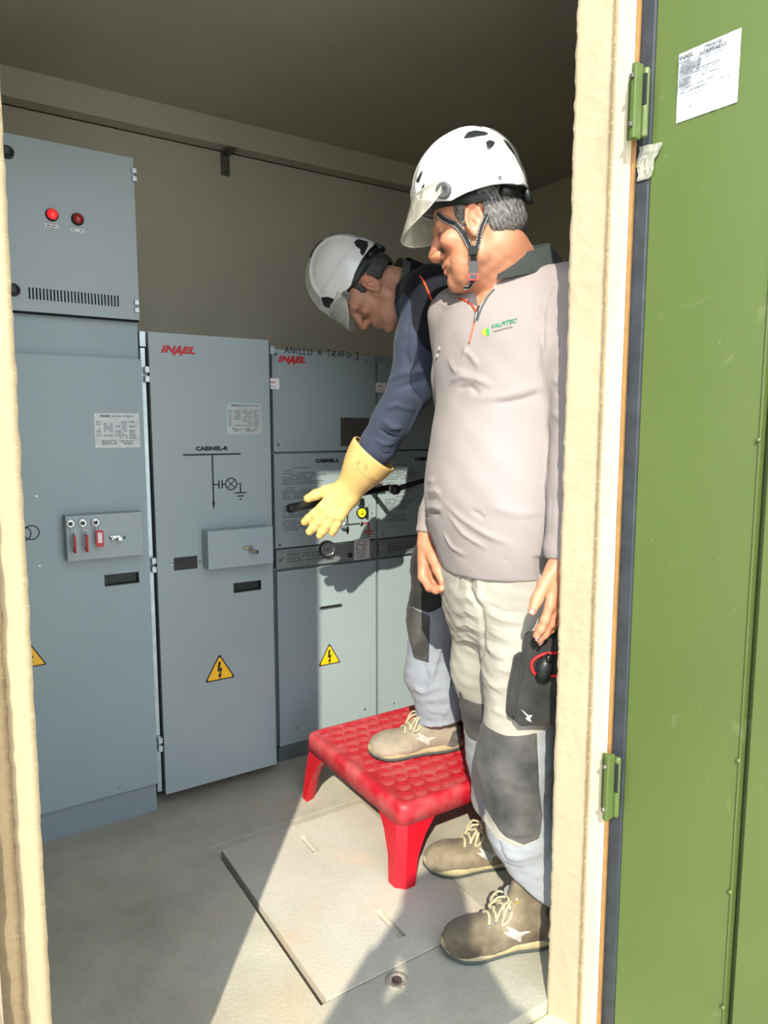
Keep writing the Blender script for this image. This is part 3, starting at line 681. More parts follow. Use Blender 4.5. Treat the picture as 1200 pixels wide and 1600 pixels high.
# mimic diagram on cell L1
mm = MB(); Y = LY-.001; Q = lambda x, y: onY(x, y, Y)
xa = Q(543, 800).x; bar(mm, xa-.0026, xa+.0026, Q(543, 828).z, Q(543, 780).z, Y); zt = Q(543, 836).z
mm.prism([(xa, zt), (xa-.006, zt+.014), (xa-.002, zt+.020), (xa+.002, zt+.020), (xa+.006, zt+.014)], Y-.0006, Y)
zz = Q(552, 819).z; bar(mm, Q(534, 820).x, Q(562, 819).x, zz-.0024, zz+.0024, Y); mm.build('line_diagram', M_black, m3)
rm = MB(); xr0, xr1 = Q(567, 818).x, Q(576, 818).x; zt = Q(576, 830).z
bar(rm, xr0, xr1, zz-.0024, zz+.0024, Y); bar(rm, xr1-.0024, xr1+.0024, zt, zz+.0014, Y)
for k, wv in enumerate((.019, .012, .004)): bar(rm, xr1-wv, xr1+wv, zt-.0024-k*.0105, zt+.0024-k*.0105, Y)
rm.build('earth_symbol', mat('earth_red', (.42, .01, .015), .5), m3)
p = Q(564, 818); MB().lathe((p.x, Y, p.z), (0, -1, 0), [(.0075, 0), (.0075, .005), (.005, .007), (0, .007)], 16).build('position_dot', M_chrome, m3, True)
p = Q(536, 820); MB().lathe((p.x, Y, p.z), (0, -1, 0), [(.017, 0), (.017, .012), (.012, .020), (.009, .022), (.009, .012), (0, .012)], 6).build('drive_socket', M_steel, m3)
p = Q(564, 801); disc = MB().lathe((p.x, Y, p.z), (0, -1, 0), [(.021, 0), (.021, .006), (.019, .008), (0, .008)], 28).build('lock_disc', M_dark, m3)
MB().lathe((p.x-.001, Y-.008, p.z), (0, -1, 0), [(.0168, 0), (.0165, .003), (0, .003)], 28).build('disc_face', mat('disc_yellow', (.80, .72, .02), .4), disc)
mk = MB(); mk.box(p.x-.001, p.x+.001, Y-.0118, Y-.011, p.z+.002, p.z+.009); mk.box(p.x-.007, p.x+.007, Y-.0118, Y-.011, p.z-.005, p.z-.002); mk.build('marking', M_black, disc)
MB().box(p.x+.018, p.x+.027, Y-.010, Y, p.z-.022, p.z+.020, bev=.001).build('lock_bracket', M_dark, m3)
p2 = Q(562, 783); MB().box(p2.x-.012, p2.x+.012, Y-.016, Y, p2.z-.014, p2.z+.012, bev=.003).build('padlock_boss', M_chrome, m3)
f = MB(); 
for (dx, dz, wv) in ((.032, .026, .035), (.045, .014, .016), (.042, -.002, .022), (.045, -.008, .018)): fine_line(f, p.x+dx, p.x+dx+wv, p.z+dz, .0026, lambda m_, a, b, z_, h_: m_.box(a, b, Y-.0004, Y, z_-h_/2, z_+h_/2), random.Random(5))
f.build('fine_print', M_print, m3)
# grey box above the disc (drive shaft guard)
a = Q(560, 752); MB().box(a.x-.03, a.x+.085, Y-.05, Y, a.z-.010, a.z+.012, bev=.004).build('shaft_guard', mat('guard_grey', (.38, .42, .41), .4, metal=.3), m3)
# --- operating lever
lv0 = onY(450, 795, 2.02); lv1 = onY(606, 762, 2.06); lvk = onY(617, 765, 2.08); 
lv = empty('operating_lever', lv1, 'long black switch operating lever with rubber grip held in the yellow glove', 'lever')
MB().tube([lv0, lv0.lerp(lv1, .02), lv0.lerp(lv1, .3)], [.0125, .0145, .0135], 18).build('grip', mat('grip_rubber', (.013, .016, .015), .5), lv, True)
MB().tube([lv0.lerp(lv1, .28), lv1], .0105, 16).build('shaft', M_dark, lv, True)
e = (lv1-lv0).normalized(); MB().tube([lv1, lv1+e*.010], .0112, 16).build('collar', M_chrome, lv, True)
MB().lathe(lvk, (0, -1, 0), [(.0, -.02), (.016, -.016), (.019, 0), (.016, .014), (0, .018)], 20).build('knuckle', M_dark, lv, True)
lvs = Vector((lvk.x, LY-.002, lvk.z)); MB().tube([lvk, lvs], .0095, 14).build('drive_rod', M_dark, lv, True)
MB().tube([lvk, onY(690, 742, 2.12)], [.010, .0085], 14).build('cross_rod', M_dark, lv, True)
# ================================================================== signed-distance modelling of bodies and clothes
import openvdb as vdb
def V3(*a): return np.array(a, dtype=np.float64)
def npv(p): return np.array(p, dtype=np.float64)
class Vol:
    def __init__(s, lo, hi, h):
        s.lo = npv(lo); s.h = h; s.n = np.ceil((npv(hi)-s.lo)/h).astype(int)+1
        s.a = np.full(s.n, .05, np.float32)
    def _sl(s, lo, hi, m):
        i0 = np.clip(np.floor((npv(lo)-m-s.lo)/s.h).astype(int), 0, s.n); i1 = np.clip(np.ceil((npv(hi)+m-s.lo)/s.h).astype(int)+1, 0, s.n)
        if (i1 <= i0).any(): return None
        g = [ (s.lo[k]+s.h*np.arange(i0[k], i1[k])).astype(np.float32) for k in range(3)]
        return (slice(i0[0], i1[0]), slice(i0[1], i1[1]), slice(i0[2], i1[2])), g[0][:, None, None], g[1][None, :, None], g[2][None, None, :]
    def _mix(s, sl, d, k, op):
        a = s.a[sl]
        if op == 'sub':
            d = -d; h = np.clip(.5+.5*(d-a)/k, 0, 1)
            s.a[sl] = a*(1-h)+d*h + k*h*(1-h)
        elif op == 'int':
            h = np.clip(.5+.5*(d-a)/k, 0, 1); s.a[sl] = a*(1-h)+d*h + k*h*(1-h)
        else:
            h = np.clip(.5+.5*(a-d)/k, 0, 1); s.a[sl] = a*(1-h)+d*h - k*h*(1-h)
    def cone(s, a, b, ra, rb, k=.01, op='add'):
        a = npv(a); b = npv(b); r = max(ra, rb)
        q = s._sl(np.minimum(a, b)-r, np.maximum(a, b)+r, k+.012)
        if q is None: return s
        sl, X, Y, Z = q; d = b-a; L = float(d@d) or 1e-9
        t = np.clip(((X-a[0])*d[0]+(Y-a[1])*d[1]+(Z-a[2])*d[2])/L, 0, 1)
        D = np.sqrt((X-a[0]-t*d[0])**2+(Y-a[1]-t*d[1])**2+(Z-a[2]-t*d[2])**2)-(ra+(rb-ra)*t)
        s._mix(sl, D, k, op); return s
    def chain(s, pts, rs, k=.01, op='add'):
        for i in range(len(pts)-1): s.cone(pts[i], pts[i+1], rs[i], rs[i+1], k, op)
        return s
    def ball(s, c, r, k=.01, op='add'): return s.cone(c, npv(c)+1e-5, r, r, k, op)
    def ell(s, c, R, rad, k=.01, op='add'):
        """R: 3x3 whose columns are the axes"""
        c = npv(c); rad = npv(rad); R = npv(R); e = np.sqrt(((R*rad)**2).sum(1))
        q = s._sl(c-e, c+e, k+.012)
        if q is None: return s
        sl, X, Y, Z = q; P = [((X-c[0])*R[0, j]+(Y-c[1])*R[1, j]+(Z-c[2])*R[2, j]).astype(np.float32) for j in range(3)]
        k0 = np.sqrt(sum((P[j]/rad[j])**2 for j in range(3))); k1 = np.sqrt(sum((P[j]/rad[j]**2)**2 for j in range(3)))+1e-6
        s._mix(sl, k0*(k0-1)/k1, k, op); return s
    def loft(s, rings, u, k=.02, sub=3, op='add', grow=0.0):
        """rings: (centre, ru, rv); u: lateral axis"""
        C = np.array([npv(r[0]) for r in rings]); A = np.array([[r[1]+grow, r[2]+grow] for r in rings]); n = len(C)
        def cr(P, i, t):
            p0, p1, p2, p3 = P[max(i-1, 0)], P[i], P[min(i+1, n-1)], P[min(i+2, n-1)]
            return .5*((2*p1)+(-p0+p2)*t+(2*p0-5*p1+4*p2-p3)*t*t+(-p0+3*p1-3*p2+p3)*t**3)
        PC, PA = [], []
        for i in range(n-1):
            for j in range(sub): PC.append(cr(C, i, j/sub)); PA.append(cr(A, i, j/sub))
        PC.append(C[-1]); PA.append(A[-1]); u = npv(u)
        for (c0, c1, a0, a1) in zip(PC, PC[1:], PA, PA[1:]):
            ax = c1-c0; L = np.linalg.norm(ax); ax = ax/L; uu = u-ax*(u@ax); uu /= np.linalg.norm(uu); vv = np.cross(ax, uu)
            r = max(a0.max(), a1.max()); q = s._sl(np.minimum(c0, c1)-r, np.maximum(c0, c1)+r, k+.012)
            if q is None: continue
            sl, X, Y, Z = q; dx, dy, dz = X-c0[0], Y-c0[1], Z-c0[2]
            t = np.clip((dx*ax[0]+dy*ax[1]+dz*ax[2])/L, 0, 1)
            pw = dx*ax[0]+dy*ax[1]+dz*ax[2]-t*L; pu = dx*uu[0]+dy*uu[1]+dz*uu[2]; pv = dx*vv[0]+dy*vv[1]+dz*vv[2]
            ru = a0[0]+(a1[0]-a0[0])*t; rv = a0[1]+(a1[1]-a0[1])*t; rm = np.minimum(ru, rv)
            k0 = np.sqrt((pu/ru)**2+(pv/rv)**2+(pw/rm)**2); k1 = np.sqrt((pu/ru**2)**2+(pv/rv**2)**2+(pw/rm**2)**2)+1e-6
            s._mix(sl, k0*(k0-1)/k1, k, op)
        return s
    def cut(s, p, n, k=.004):
        """remove what lies beyond the plane through p with normal n"""
        p = npv(p); n = npv(n)/np.linalg.norm(npv(n))
        g = [(s.lo[j]+s.h*np.arange(s.n[j])).astype(np.float32) for j in range(3)]
        D = (g[0][:, None, None]-p[0])*n[0]+(g[1][None, :, None]-p[1])*n[1]+(g[2][None, None, :]-p[2])*n[2]
        s.a = np.maximum(s.a, np.minimum(D, .05)); return s
    def cut_local(s, p, n, r):
        """the same, only within distance r of p"""
        p = npv(p); n = npv(n)/np.linalg.norm(npv(n)); sl, X, Y, Z = s._sl(p-r, p+r, 0)
        D = (X-p[0])*n[0]+(Y-p[1])*n[1]+(Z-p[2])*n[2]
        s.a[sl] = np.maximum(s.a[sl], np.minimum(D, .05)); return s
    def mesh(s):
        g = vdb.FloatGrid(.05); g.copyFromArray(s.a.astype(np.float32))
        p, t, q = g.convertToPolygons(isovalue=0.0, adaptivity=0.0)
        P = np.asarray(p, dtype=np.float64)*s.h+s.lo; Q = np.asarray(q, dtype=np.int64)[:, ::-1]; T = np.asarray(t, dtype=np.int64)
        s.a = None
        m = SM(P, Q); 
        if len(T): m.extra = T
        return m
class SM:
    """quad surface mesh in numpy"""
    def __init__(s, P, Q): s.P = P; s.Q = Q; s.fix()
    def fix(s):
        P, Q = s.P, s.Q; v = np.einsum('ij,ij->i', P[Q[:, 0]], np.cross(P[Q[:, 1]], P[Q[:, 2]])) + np.einsum('ij,ij->i', P[Q[:, 0]], np.cross(P[Q[:, 2]], P[Q[:, 3]]))
        if v.sum() < 0: s.Q = Q[:, ::-1].copy()
    def keep_largest(s):
        n = len(s.P); lab = np.arange(n)
        E = np.concatenate([s.Q[:, [0, 1]], s.Q[:, [1, 2]], s.Q[:, [2, 3]], s.Q[:, [3, 0]]])
        for _ in range(400):
            m = np.minimum(lab[E[:, 0]], lab[E[:, 1]]); new = lab.copy(); np.minimum.at(new, E[:, 0], m); np.minimum.at(new, E[:, 1], m); new = new[new]
            if (new == lab).all(): break
            lab = new
        u, c = np.unique(lab, return_counts=True); big = u[c.argmax()]; km = lab == big
        s.Q = s.Q[km[s.Q[:, 0]]]; return s
    def normals(s):
        P, Q = s.P, s.Q; fn = np.cross(P[Q[:, 2]]-P[Q[:, 0]], P[Q[:, 3]]-P[Q[:, 1]]); N = np.zeros_like(P)
        for k in range(4): np.add.at(N, Q[:, k], fn)
        return N/(np.linalg.norm(N, axis=1, keepdims=True)+1e-12)
    def smooth(s, it=2, lam=.5):
        E = np.concatenate([s.Q[:, [0, 1]], s.Q[:, [1, 2]], s.Q[:, [2, 3]], s.Q[:, [3, 0]]])
        cnt = np.bincount(E.ravel(), minlength=len(s.P)).astype(float); cnt[cnt == 0] = 1
        for _ in range(it):
            acc = np.stack([np.bincount(E[:, 0], s.P[E[:, 1], k], len(s.P))+np.bincount(E[:, 1], s.P[E[:, 0], k], len(s.P)) for k in range(3)], 1)
            s.P = s.P+(acc/cnt[:, None]-s.P)*lam*(cnt > 1)[:, None]
        return s
    def push(s, d): s.P = s.P + s.normals()*d[:, None]; return s
    def tris(s): return np.concatenate([s.Q[:, [0, 1, 2]], s.Q[:, [0, 2, 3]]])
    def bvh(s): return BVHTree.FromPolygons([tuple(p) for p in s.P], [tuple(int(i) for i in q) for q in s.Q])
    def compact(s):
        u, inv = np.unique(s.Q, return_inverse=True); s.P = s.P[u]; s.Q = inv.reshape(s.Q.shape); return s
def raw_mesh(name, P, F):
    me = bpy.data.meshes.new(name); k = F.shape[1]
    me.vertices.add(len(P)); me.vertices.foreach_set('co', P.astype(np.float32).ravel())
    me.loops.add(F.size); me.loops.foreach_set('vertex_index', F.astype(np.int32).ravel())
    me.polygons.add(len(F)); me.polygons.foreach_set('loop_start', np.arange(0, F.size, k, dtype=np.int32)); me.polygons.foreach_set('loop_total', np.full(len(F), k, np.int32))
    me.update(calc_edges=True); me.validate(); return me
def to_obj(sm, name, m, parent, col=None, smooth=True):
    sm.compact() if isinstance(sm, SM) else None
    P, F = (sm.P, sm.Q) if isinstance(sm, SM) else sm
    if parent is not None:
        Mi = np.array(parent_world(parent).inverted()); P = P@Mi[:3, :3].T+Mi[:3, 3]
    me = raw_mesh(name, P, F)
    if col is not None:
        ca = me.color_attributes.new('col', 'FLOAT_COLOR', 'POINT'); ca.data.foreach_set('color', np.concatenate([col, np.ones((len(col), 1))], 1).astype(np.float32).ravel())
    return link(name, me, m, parent, smooth)
def vnoise(P, sc, seed=0):
    """cheap smooth noise (sum of sines with random directions), about -1..1"""
    r = np.random.RandomState(seed); o = np.zeros(len(P))
    for _ in range(7):
        d = r.randn(3); d /= np.linalg.norm(d); o += np.sin(P@(d*sc*r.uniform(.7, 1.4))+r.uniform(0, 6.28))
    return o/3.2
def seg_dist(P, a, b):
    d = b-a; L = d@d+1e-12; t = np.clip(((P-a)@d)/L, 0, 1); return np.linalg.norm(P-a-t[:, None]*d, axis=1), t
def poly_dist(P, pts):
    D = np.full(len(P), 9.); T = np.zeros(len(P)); n = len(pts)-1
    for i in range(n):
        d, t = seg_dist(P, npv(pts[i]), npv(pts[i+1])); m = d < D; D[m] = d[m]; T[m] = (i+t[m])/n
    return D, T
def folds(sm, lst):
    """lst: (points, width, amplitude): ridges (+) or creases (-) that fade at both ends"""
    N = sm.normals(); D = np.zeros(len(sm.P))
    for pts, wd, amp in lst:
        pts = [npv(p) for p in pts]; c = np.mean(pts, 0); r = max(np.linalg.norm(p-c) for p in pts)+wd*3.5
        idx = np.where(np.linalg.norm(sm.P-c, axis=1) < r)[0]
        if not len(idx): continue
        d, t = poly_dist(sm.P[idx], pts); D[idx] += amp*np.exp(-(d/wd)**2)*np.clip(np.minimum(t, 1-t)*4, 0, 1)
    sm.P = sm.P+N*D[:, None]; return sm
def poly_sd(U, W, pts):
    """signed distance to a 2D polygon (negative inside)"""
    P = np.stack([U, W], 1); n = len(pts); d = np.full(len(P), 9.); ins = np.zeros(len(P), bool)
    for i in range(n):
        a = npv(pts[i]); b = npv(pts[(i+1) % n]); e = b-a; t = np.clip(((P-a)@e)/(e@e+1e-12), 0, 1); d = np.minimum(d, np.linalg.norm(P-a-t[:, None]*e, axis=1))
        c = ((a[1] > P[:, 1]) != (b[1] > P[:, 1])) & (P[:, 0] < (b[0]-a[0])*(P[:, 1]-a[1])/(b[1]-a[1]+1e-12)+a[0]); ins ^= c
    return np.where(ins, -d, d)
def clip_tris(P, T, N, val):
    """keep val <= 0, cutting triangles along val = 0"""
    v = val[T]; ins = v <= 0; c = ins.sum(1); out = [T[c == 3]]; newP = [P]; newN = [N]; nxt = len(P); cache = {}; extraP = []; extraN = []; tr = []
    def cutp(a, b):
        nonlocal nxt
        k = (a, b) if a < b else (b, a)
        if k not in cache:
            t = val[a]/(val[a]-val[b]); extraP.append(P[a]+(P[b]-P[a])*t); extraN.append(N[a]+(N[b]-N[a])*t); cache[k] = nxt; nxt += 1
        return cache[k]
    for f, i3 in zip(T[(c == 1) | (c == 2)].tolist(), ins[(c == 1) | (c == 2)].tolist()):
        k = [j for j in range(3) if i3[j] != (sum(i3) == 2)][0]     # the odd one out
        a, b, cc = f[k], f[(k+1) % 3], f[(k+2) % 3]; ab = cutp(a, b); ac = cutp(a, cc)
        if sum(i3) == 1: tr.append((a, ab, ac))
        else: tr += [(ab, b, cc), (ab, cc, ac)]
    P2 = np.concatenate([P, np.array(extraP).reshape(-1, 3)]); N2 = np.concatenate([N, np.array(extraN).reshape(-1, 3)])
    F = np.concatenate([out[0], np.array(tr, dtype=np.int64).reshape(-1, 3)]); u, inv = np.unique(F, return_inverse=True)
    return P2[u], inv.reshape(F.shape), N2[u]
def patch_shell(sm, val, off=.002, down=.003, near=None):
    """a raised piece of cloth cut out of a surface where val <= 0, with edges that drop back to it"""
    T = sm.tris(); m = (val[T] <= .02).any(1) & (val[T] <= 0).any(1); T = T[m]
    if not len(T): return None
    u, inv = np.unique(T, return_inverse=True); N = sm.normals()[u]
    P, F, N = clip_tris(sm.P[u], inv.reshape(T.shape), N, val[u]); N /= np.linalg.norm(N, axis=1, keepdims=True)+1e-9
    E = np.concatenate([F[:, [0, 1]], F[:, [1, 2]], F[:, [2, 0]]]); key = np.sort(E, 1); _, idx, cnt = np.unique(key, axis=0, return_index=True, return_counts=True)
    B = E[idx[cnt == 1]]; n = len(P); top = P+N*off; bot = P-N*down
    side = np.concatenate([np.stack([B[:, 1], B[:, 0], B[:, 0]+n], 1), np.stack([B[:, 1], B[:, 0]+n, B[:, 1]+n], 1)])
    AP = np.concatenate([top, bot]); AF = np.concatenate([F, side]); u, inv = np.unique(AF, return_inverse=True)
    return AP[u], inv.reshape(AF.shape)
def pxpoly(pts, d): return [((lambda p: (p.dot(RGT), p.z))(at(x, y, d))) for x, y in pts]
def sd_front(sm, poly, N=None, thr=.15):
    """polygon in the (right, up) plane, restricted to the side facing out of the room"""
    U = sm.P@npv(RGT); val = poly_sd(U, sm.P[:, 2], poly)
    fac = sm.normals()@npv(FWD); return np.where(fac < thr, val, .05)
def pick(bvh, x, y, off=0.0):
    r = ray(x, y).normalized(); h = bvh.ray_cast(ORG, r)
    if h[0] is None: return None
    return h[0]-r*off
def ribbon(name, pts, width, m, parent, nrm=None, th=.0012, edge=None):
    """a strap through points; nrm: outward direction(s)"""
    bm = bmesh.new(); rows = []; pts = [Vector(p) for p in pts]
    for i, p in enumerate(pts):
        t = (pts[min(i+1, len(pts)-1)]-pts[max(i-1, 0)]).normalized(); n = Vector(nrm[i] if isinstance(nrm, list) else nrm); n = (n-t*n.dot(t)).normalized(); b = t.cross(n)
        rows.append([bm.verts.new(p+b*width/2), bm.verts.new(p-b*width/2), bm.verts.new(p-b*width/2+n*th), bm.verts.new(p+b*width/2+n*th)])
    for A, B in zip(rows, rows[1:]):
        for k in range(4): bm.faces.new((A[k], A[(k+1) % 4], B[(k+1) % 4], B[k]))
    bm.faces.new(rows[0][::-1]); bm.faces.new(rows[-1]); bmesh.ops.recalc_face_normals(bm, faces=bm.faces)
    bmesh.ops.transform(bm, matrix=parent_world(parent).inverted(), verts=bm.verts)
    me = bpy.data.meshes.new(name); bm.to_mesh(me); bm.free(); return link(name, me, m, parent)
def spline(pts, n=8):
    pts = [Vector(p) for p in pts]; out = []; m = len(pts)
    for i in range(m-1):
        p0, p1, p2, p3 = pts[max(i-1, 0)], pts[i], pts[i+1], pts[min(i+2, m-1)]
        for j in range(n):
            t = j/n; out.append(.5*((2*p1)+(p2-p0)*t+(2*p0-5*p1+4*p2-p3)*t*t+(3*p1-p0-3*p2+p3)*t**3))
    out.append(pts[-1]); return out

# ------------------------------------------------------------------ materials of people
def cloth_mat(name, col, rough=.9, var=.08, weave=900, dirt=None, dscale=6, bump=.25):
    m, n, l, b = new_mat(name); tc = n.new('ShaderNodeTexCoord')
    a = n.new('ShaderNodeTexNoise'); a.inputs['Scale'].default_value = dscale; a.inputs['Detail'].default_value = 6; l.new(tc.outputs['Object'], a.inputs[0])
    r = n.new('ShaderNodeValToRGB'); r.color_ramp.elements[0].position = .35; r.color_ramp.elements[1].position = .7
    r.color_ramp.elements[0].color = (*[c*(1-var) for c in col], 1); r.color_ramp.elements[1].color = (*(dirt or [c*(1+var) for c in col]), 1); l.new(a.outputs[0], r.inputs[0])
    w_ = n.new('ShaderNodeTexNoise'); w_.inputs['Scale'].default_value = weave; w_.inputs['Detail'].default_value = 2; l.new(tc.outputs['Object'], w_.inputs[0])
    mx = n.new('ShaderNodeMix'); mx.data_type = 'RGBA'; mx.blend_type = 'OVERLAY'; mx.inputs[0].default_value = .3; l.new(r.outputs[0], mx.inputs[6]); l.new(w_.outputs[0], mx.inputs[7]); l.new(mx.outputs[2], b.inputs['Base Color'])
    w2 = n.new('ShaderNodeTexNoise'); w2.inputs['Scale'].default_value = 45; w2.inputs['Detail'].default_value = 4; l.new(tc.outputs['Object'], w2.inputs[0])
    bp = n.new('ShaderNodeBump'); bp.inputs['Strength'].default_value = bump; bp.inputs['Distance'].default_value = .004; l.new(w2.outputs[0], bp.inputs['Height']); l.new(bp.outputs[0], b.inputs['Normal'])
    b.inputs['Roughness'].default_value = rough; b.inputs['Sheen Weight'].default_value = .08; b.inputs['Specular IOR Level'].default_value = .2; return m
def skin_mat(name):
    m, n, l, b = new_mat(name); a = n.new('ShaderNodeVertexColor'); a.layer_name = 'col'; tc = n.new('ShaderNodeTexCoord')
    t = n.new('ShaderNodeTexNoise'); t.inputs['Scale'].default_value = 60; t.inputs['Detail'].default_value = 4; l.new(tc.outputs['Object'], t.inputs[0])
    mx = n.new('ShaderNodeMix'); mx.data_type = 'RGBA'; mx.blend_type = 'OVERLAY'; mx.inputs[0].default_value = .25; l.new(a.outputs[0], mx.inputs[6]); l.new(t.outputs[0], mx.inputs[7]); l.new(mx.outputs[2], b.inputs['Base Color'])
    bp = n.new('ShaderNodeBump'); bp.inputs['Strength'].default_value = .18; bp.inputs['Distance'].default_value = .002
    t2 = n.new('ShaderNodeTexNoise'); t2.inputs['Scale'].default_value = 350; l.new(tc.outputs['Object'], t2.inputs[0]); l.new(t2.outputs[0], bp.inputs['Height']); l.new(bp.outputs[0], b.inputs['Normal'])
    b.inputs['Roughness'].default_value = .5; b.inputs['Subsurface Weight'].default_value = .12; b.inputs['Subsurface Scale'].default_value = .006; b.inputs['Subsurface Radius'].default_value = (1, .35, .2); return m
M_skin = skin_mat('skin')

# ------------------------------------------------------------------ head and hands
class Frame:
    def __init__(s, c, ang, pitch, roll=0.0):
        """ang: compass angle of the face in the floor plane (degrees from +X), pitch: downwards"""
        a = radians(ang); p = radians(pitch); f0 = V3(cos(a), sin(a), 0); sd = V3(-sin(a), cos(a), 0)
        f = f0*cos(p)-V3(0, 0, 1)*sin(p); u = f0*sin(p)+V3(0, 0, 1)*cos(p)
        r = radians(roll); s2 = sd*cos(r)+u*sin(r); u2 = u*cos(r)-sd*sin(r)
        s.c = npv(c); s.R = np.stack([f, s2, u2], 1)
    def __call__(s, x, y, z): return s.c+s.R@V3(x, y, z)
    def loc(s, P): return (P-s.c)@s.R
def head_sdf(v, H, jowl=1.0):
    R = H.R; q = lambda c, rad, k=.012, op='add': v.ell(H(*c), R, rad, k, op)
    q((-.008, 0, .045), (.090, .077, .080), .01)                    # cranium
    q((.035, 0, .030), (.060, .062, .060), .02)                     # forehead
    q((.030, 0, -.030), (.058, .060, .080), .02)                    # face block
    for s_ in (1, -1):
        v.chain([H(.000, .060*s_, -.030), H(.008, .056*s_, -.070), H(.055, .028*s_, -.098), H(.078, .010*s_, -.103)], [.020, .018, .018, .017], .022)
        q((.048, .034*s_, -.075), (.032*jowl, .026*jowl, .028), .02)
        q((.066, .045*s_, -.018), (.022, .020, .018), .018)         # cheekbone
        v.cone(H(.080, .040*s_, .026), H(.092, .010*s_, .024), .009, .009, .010)   # brow
        v.ball(H(.096, .032*s_, .006), .0125, .010, 'sub')          # socket
        v.ball(H(.0765, .031*s_, .006), .0122, .003)                # eyeball
        v.chain([H(.0805, .020*s_, .0125), H(.0868, .031*s_, .0150), H(.0790, .044*s_, .0115)], [.0042, .0046, .004], .003)
        v.chain([H(.0820, .020*s_, -.0015), H(.0868, .031*s_, -.0045), H(.0785, .044*s_, -.0005)], [.0034, .0036, .003], .003)
        q((.104, .0125*s_, -.030), (.012, .009, .009), .006)        # nostril wing
        v.ball(H(.107, .0075*s_, -.0395), .0026, .003, 'sub')
        v.chain([H(.096, .020*s_, -.026), H(.090, .034*s_, -.058)], [.0006, .0005], .0035, 'sub')
        # ear
        e = Frame(H(.002, .079*s_, -.008), 0, 0); e.R = R@np.array([[.93, -.30*s_, -.10], [.30*s_, .93, .22*0], [.10, 0, .99]])
        e.R, _ = np.linalg.qr(e.R); e.R = e.R*np.sign(np.diag(R.T@e.R))
        v.ell(e.c, e.R, (.020, .008, .033), .006)
        rim = [e.c+e.R@V3(.017*cos(t), .006*s_, .030*sin(t)) for t in np.linspace(radians(-30), radians(235), 9)]
        v.chain(rim, [.0042]*9, .003)
        v.ell(e.c+e.R@V3(.003, .0085*s_, .004), e.R, (.0105, .0075, .018), .004, 'sub')
        v.cone(e.c+e.R@V3(.010, .004*s_, .012), e.c+e.R@V3(-.008, .005*s_, -.008), .003, .003, .004)
        v.ball(e.c+e.R@V3(.002, .002*s_, -.028), .008, .006)
    v.chain([H(.092, 0, .020), H(.103, 0, -.002), H(.117, 0, -.024)], [.009, .0085, .0115], .012)   # nose
    v.ball(H(.112, 0, -.031), .010, .008)
    q((.083, 0, -.058), (.018, .028, .020), .016)                   # muzzle
    v.chain([H(.088, .024, -.062), H(.100, .008, -.0585), H(.100, -.008, -.0585), H(.088, -.024, -.062)], [.003, .0048, .0048, .003], .004)
    v.chain([H(.086, .022, -.068), H(.098, .007, -.0705), H(.098, -.007, -.0705), H(.086, -.022, -.068)], [.003, .0055, .0055, .003], .004)
    v.chain([H(.092, .024, -.0645), H(.1035, 0, -.0645), H(.092, -.024, -.0645)], [.0011, .0013, .0011], .003, 'sub')
    q((.086, 0, -.098), (.017, .022, .016), .014)                   # chin
    q((.03, 0, -.095), (.050, .040, .022), .02)                     # under the chin
def hand_sdf(v, W, D, T, N, curls, sc=1.0, thumb=(.55, .55, .30), rad=1.0, glove=0.0, spread=0.0, thumb_bend=.5, fk=.004, joint=1.04):
    """W wrist, D towards the fingers, T thumb side, N palm side; curls: per finger three joint angles (degrees)"""
    W, D, T, N = npv(W), npv(D), npv(T), npv(N); D /= np.linalg.norm(D); T = T-D*(T@D); T /= np.linalg.norm(T); N0 = N; N = np.cross(D, T); N = N*np.sign(N@npv(N0)); g = glove
    P = lambda d, t, n=0: W+(D*d+T*t+N*n)*sc
    kn = [(.090, .030), (.094, .010), (.089, -.010), (.079, -.028)]; ln = [.070, .078, .073, .057]; rr = [.0092, .0095, .0090, .0080]
    for (kd, ktt), r in zip(kn, rr):
        v.cone(P(-.005, ktt*.55), P(kd, ktt, -.001), (.015+g)*sc, (.0108+g)*sc*rad, .014)
    v.cone(P(.02, .020, .006), P(.055, .026, .006), (.015+g)*sc, (.012+g)*sc, .014)
    v.cone(P(.02, -.018, .006), P(.060, -.022, .004), (.014+g)*sc, (.010+g)*sc, .014)
    tips = []
    for i, ((kd, ktt), L, r) in enumerate(zip(kn, ln, rr)):
        p = P(kd, ktt); ang = 0; pts = [p]; sp = (1.5-i)*spread
        for frac, c in zip((.45, .30, .25), curls[i]):
            ang += radians(c); dr = D*cos(ang)+N*sin(ang)+T*sp; dr /= np.linalg.norm(dr); p = p+dr*L*frac*sc; pts.append(p)
        rs = [(r*k_*rad+g)*sc for k_ in (1.08, 1.0, .93, .80)]
        v.chain(pts, rs, fk)
        for q_ in pts[1:3]:
            if joint: v.ball(q_, rs[1]*joint, .004)
        tips.append((pts, rs, dr))
    a = P(.012, .020, .004); td = D*thumb[0]+T*thumb[1]+N*thumb[2]; td /= np.linalg.norm(td)
    b = a+td*.046*sc; td2 = td*(1-thumb_bend*.35)+D*thumb_bend*.45; td2 /= np.linalg.norm(td2); c = b+td2*.034*sc
    td3 = td2*(1-thumb_bend*.3)+D*thumb_bend*.3; td3 /= np.linalg.norm(td3); e = c+td3*.026*sc
    v.chain([a, b, c, e], [(.0165+g)*sc, (.0125+g)*sc*rad, (.0110+g)*sc*rad, (.0088+g)*sc*rad], .008)
    tips.append(([a, b, c, e], [.011*sc, .011*sc, .011*sc, .009*sc], td3))
    return dict(tips=tips, N=N, D=D, T=T, W=W, sc=sc)
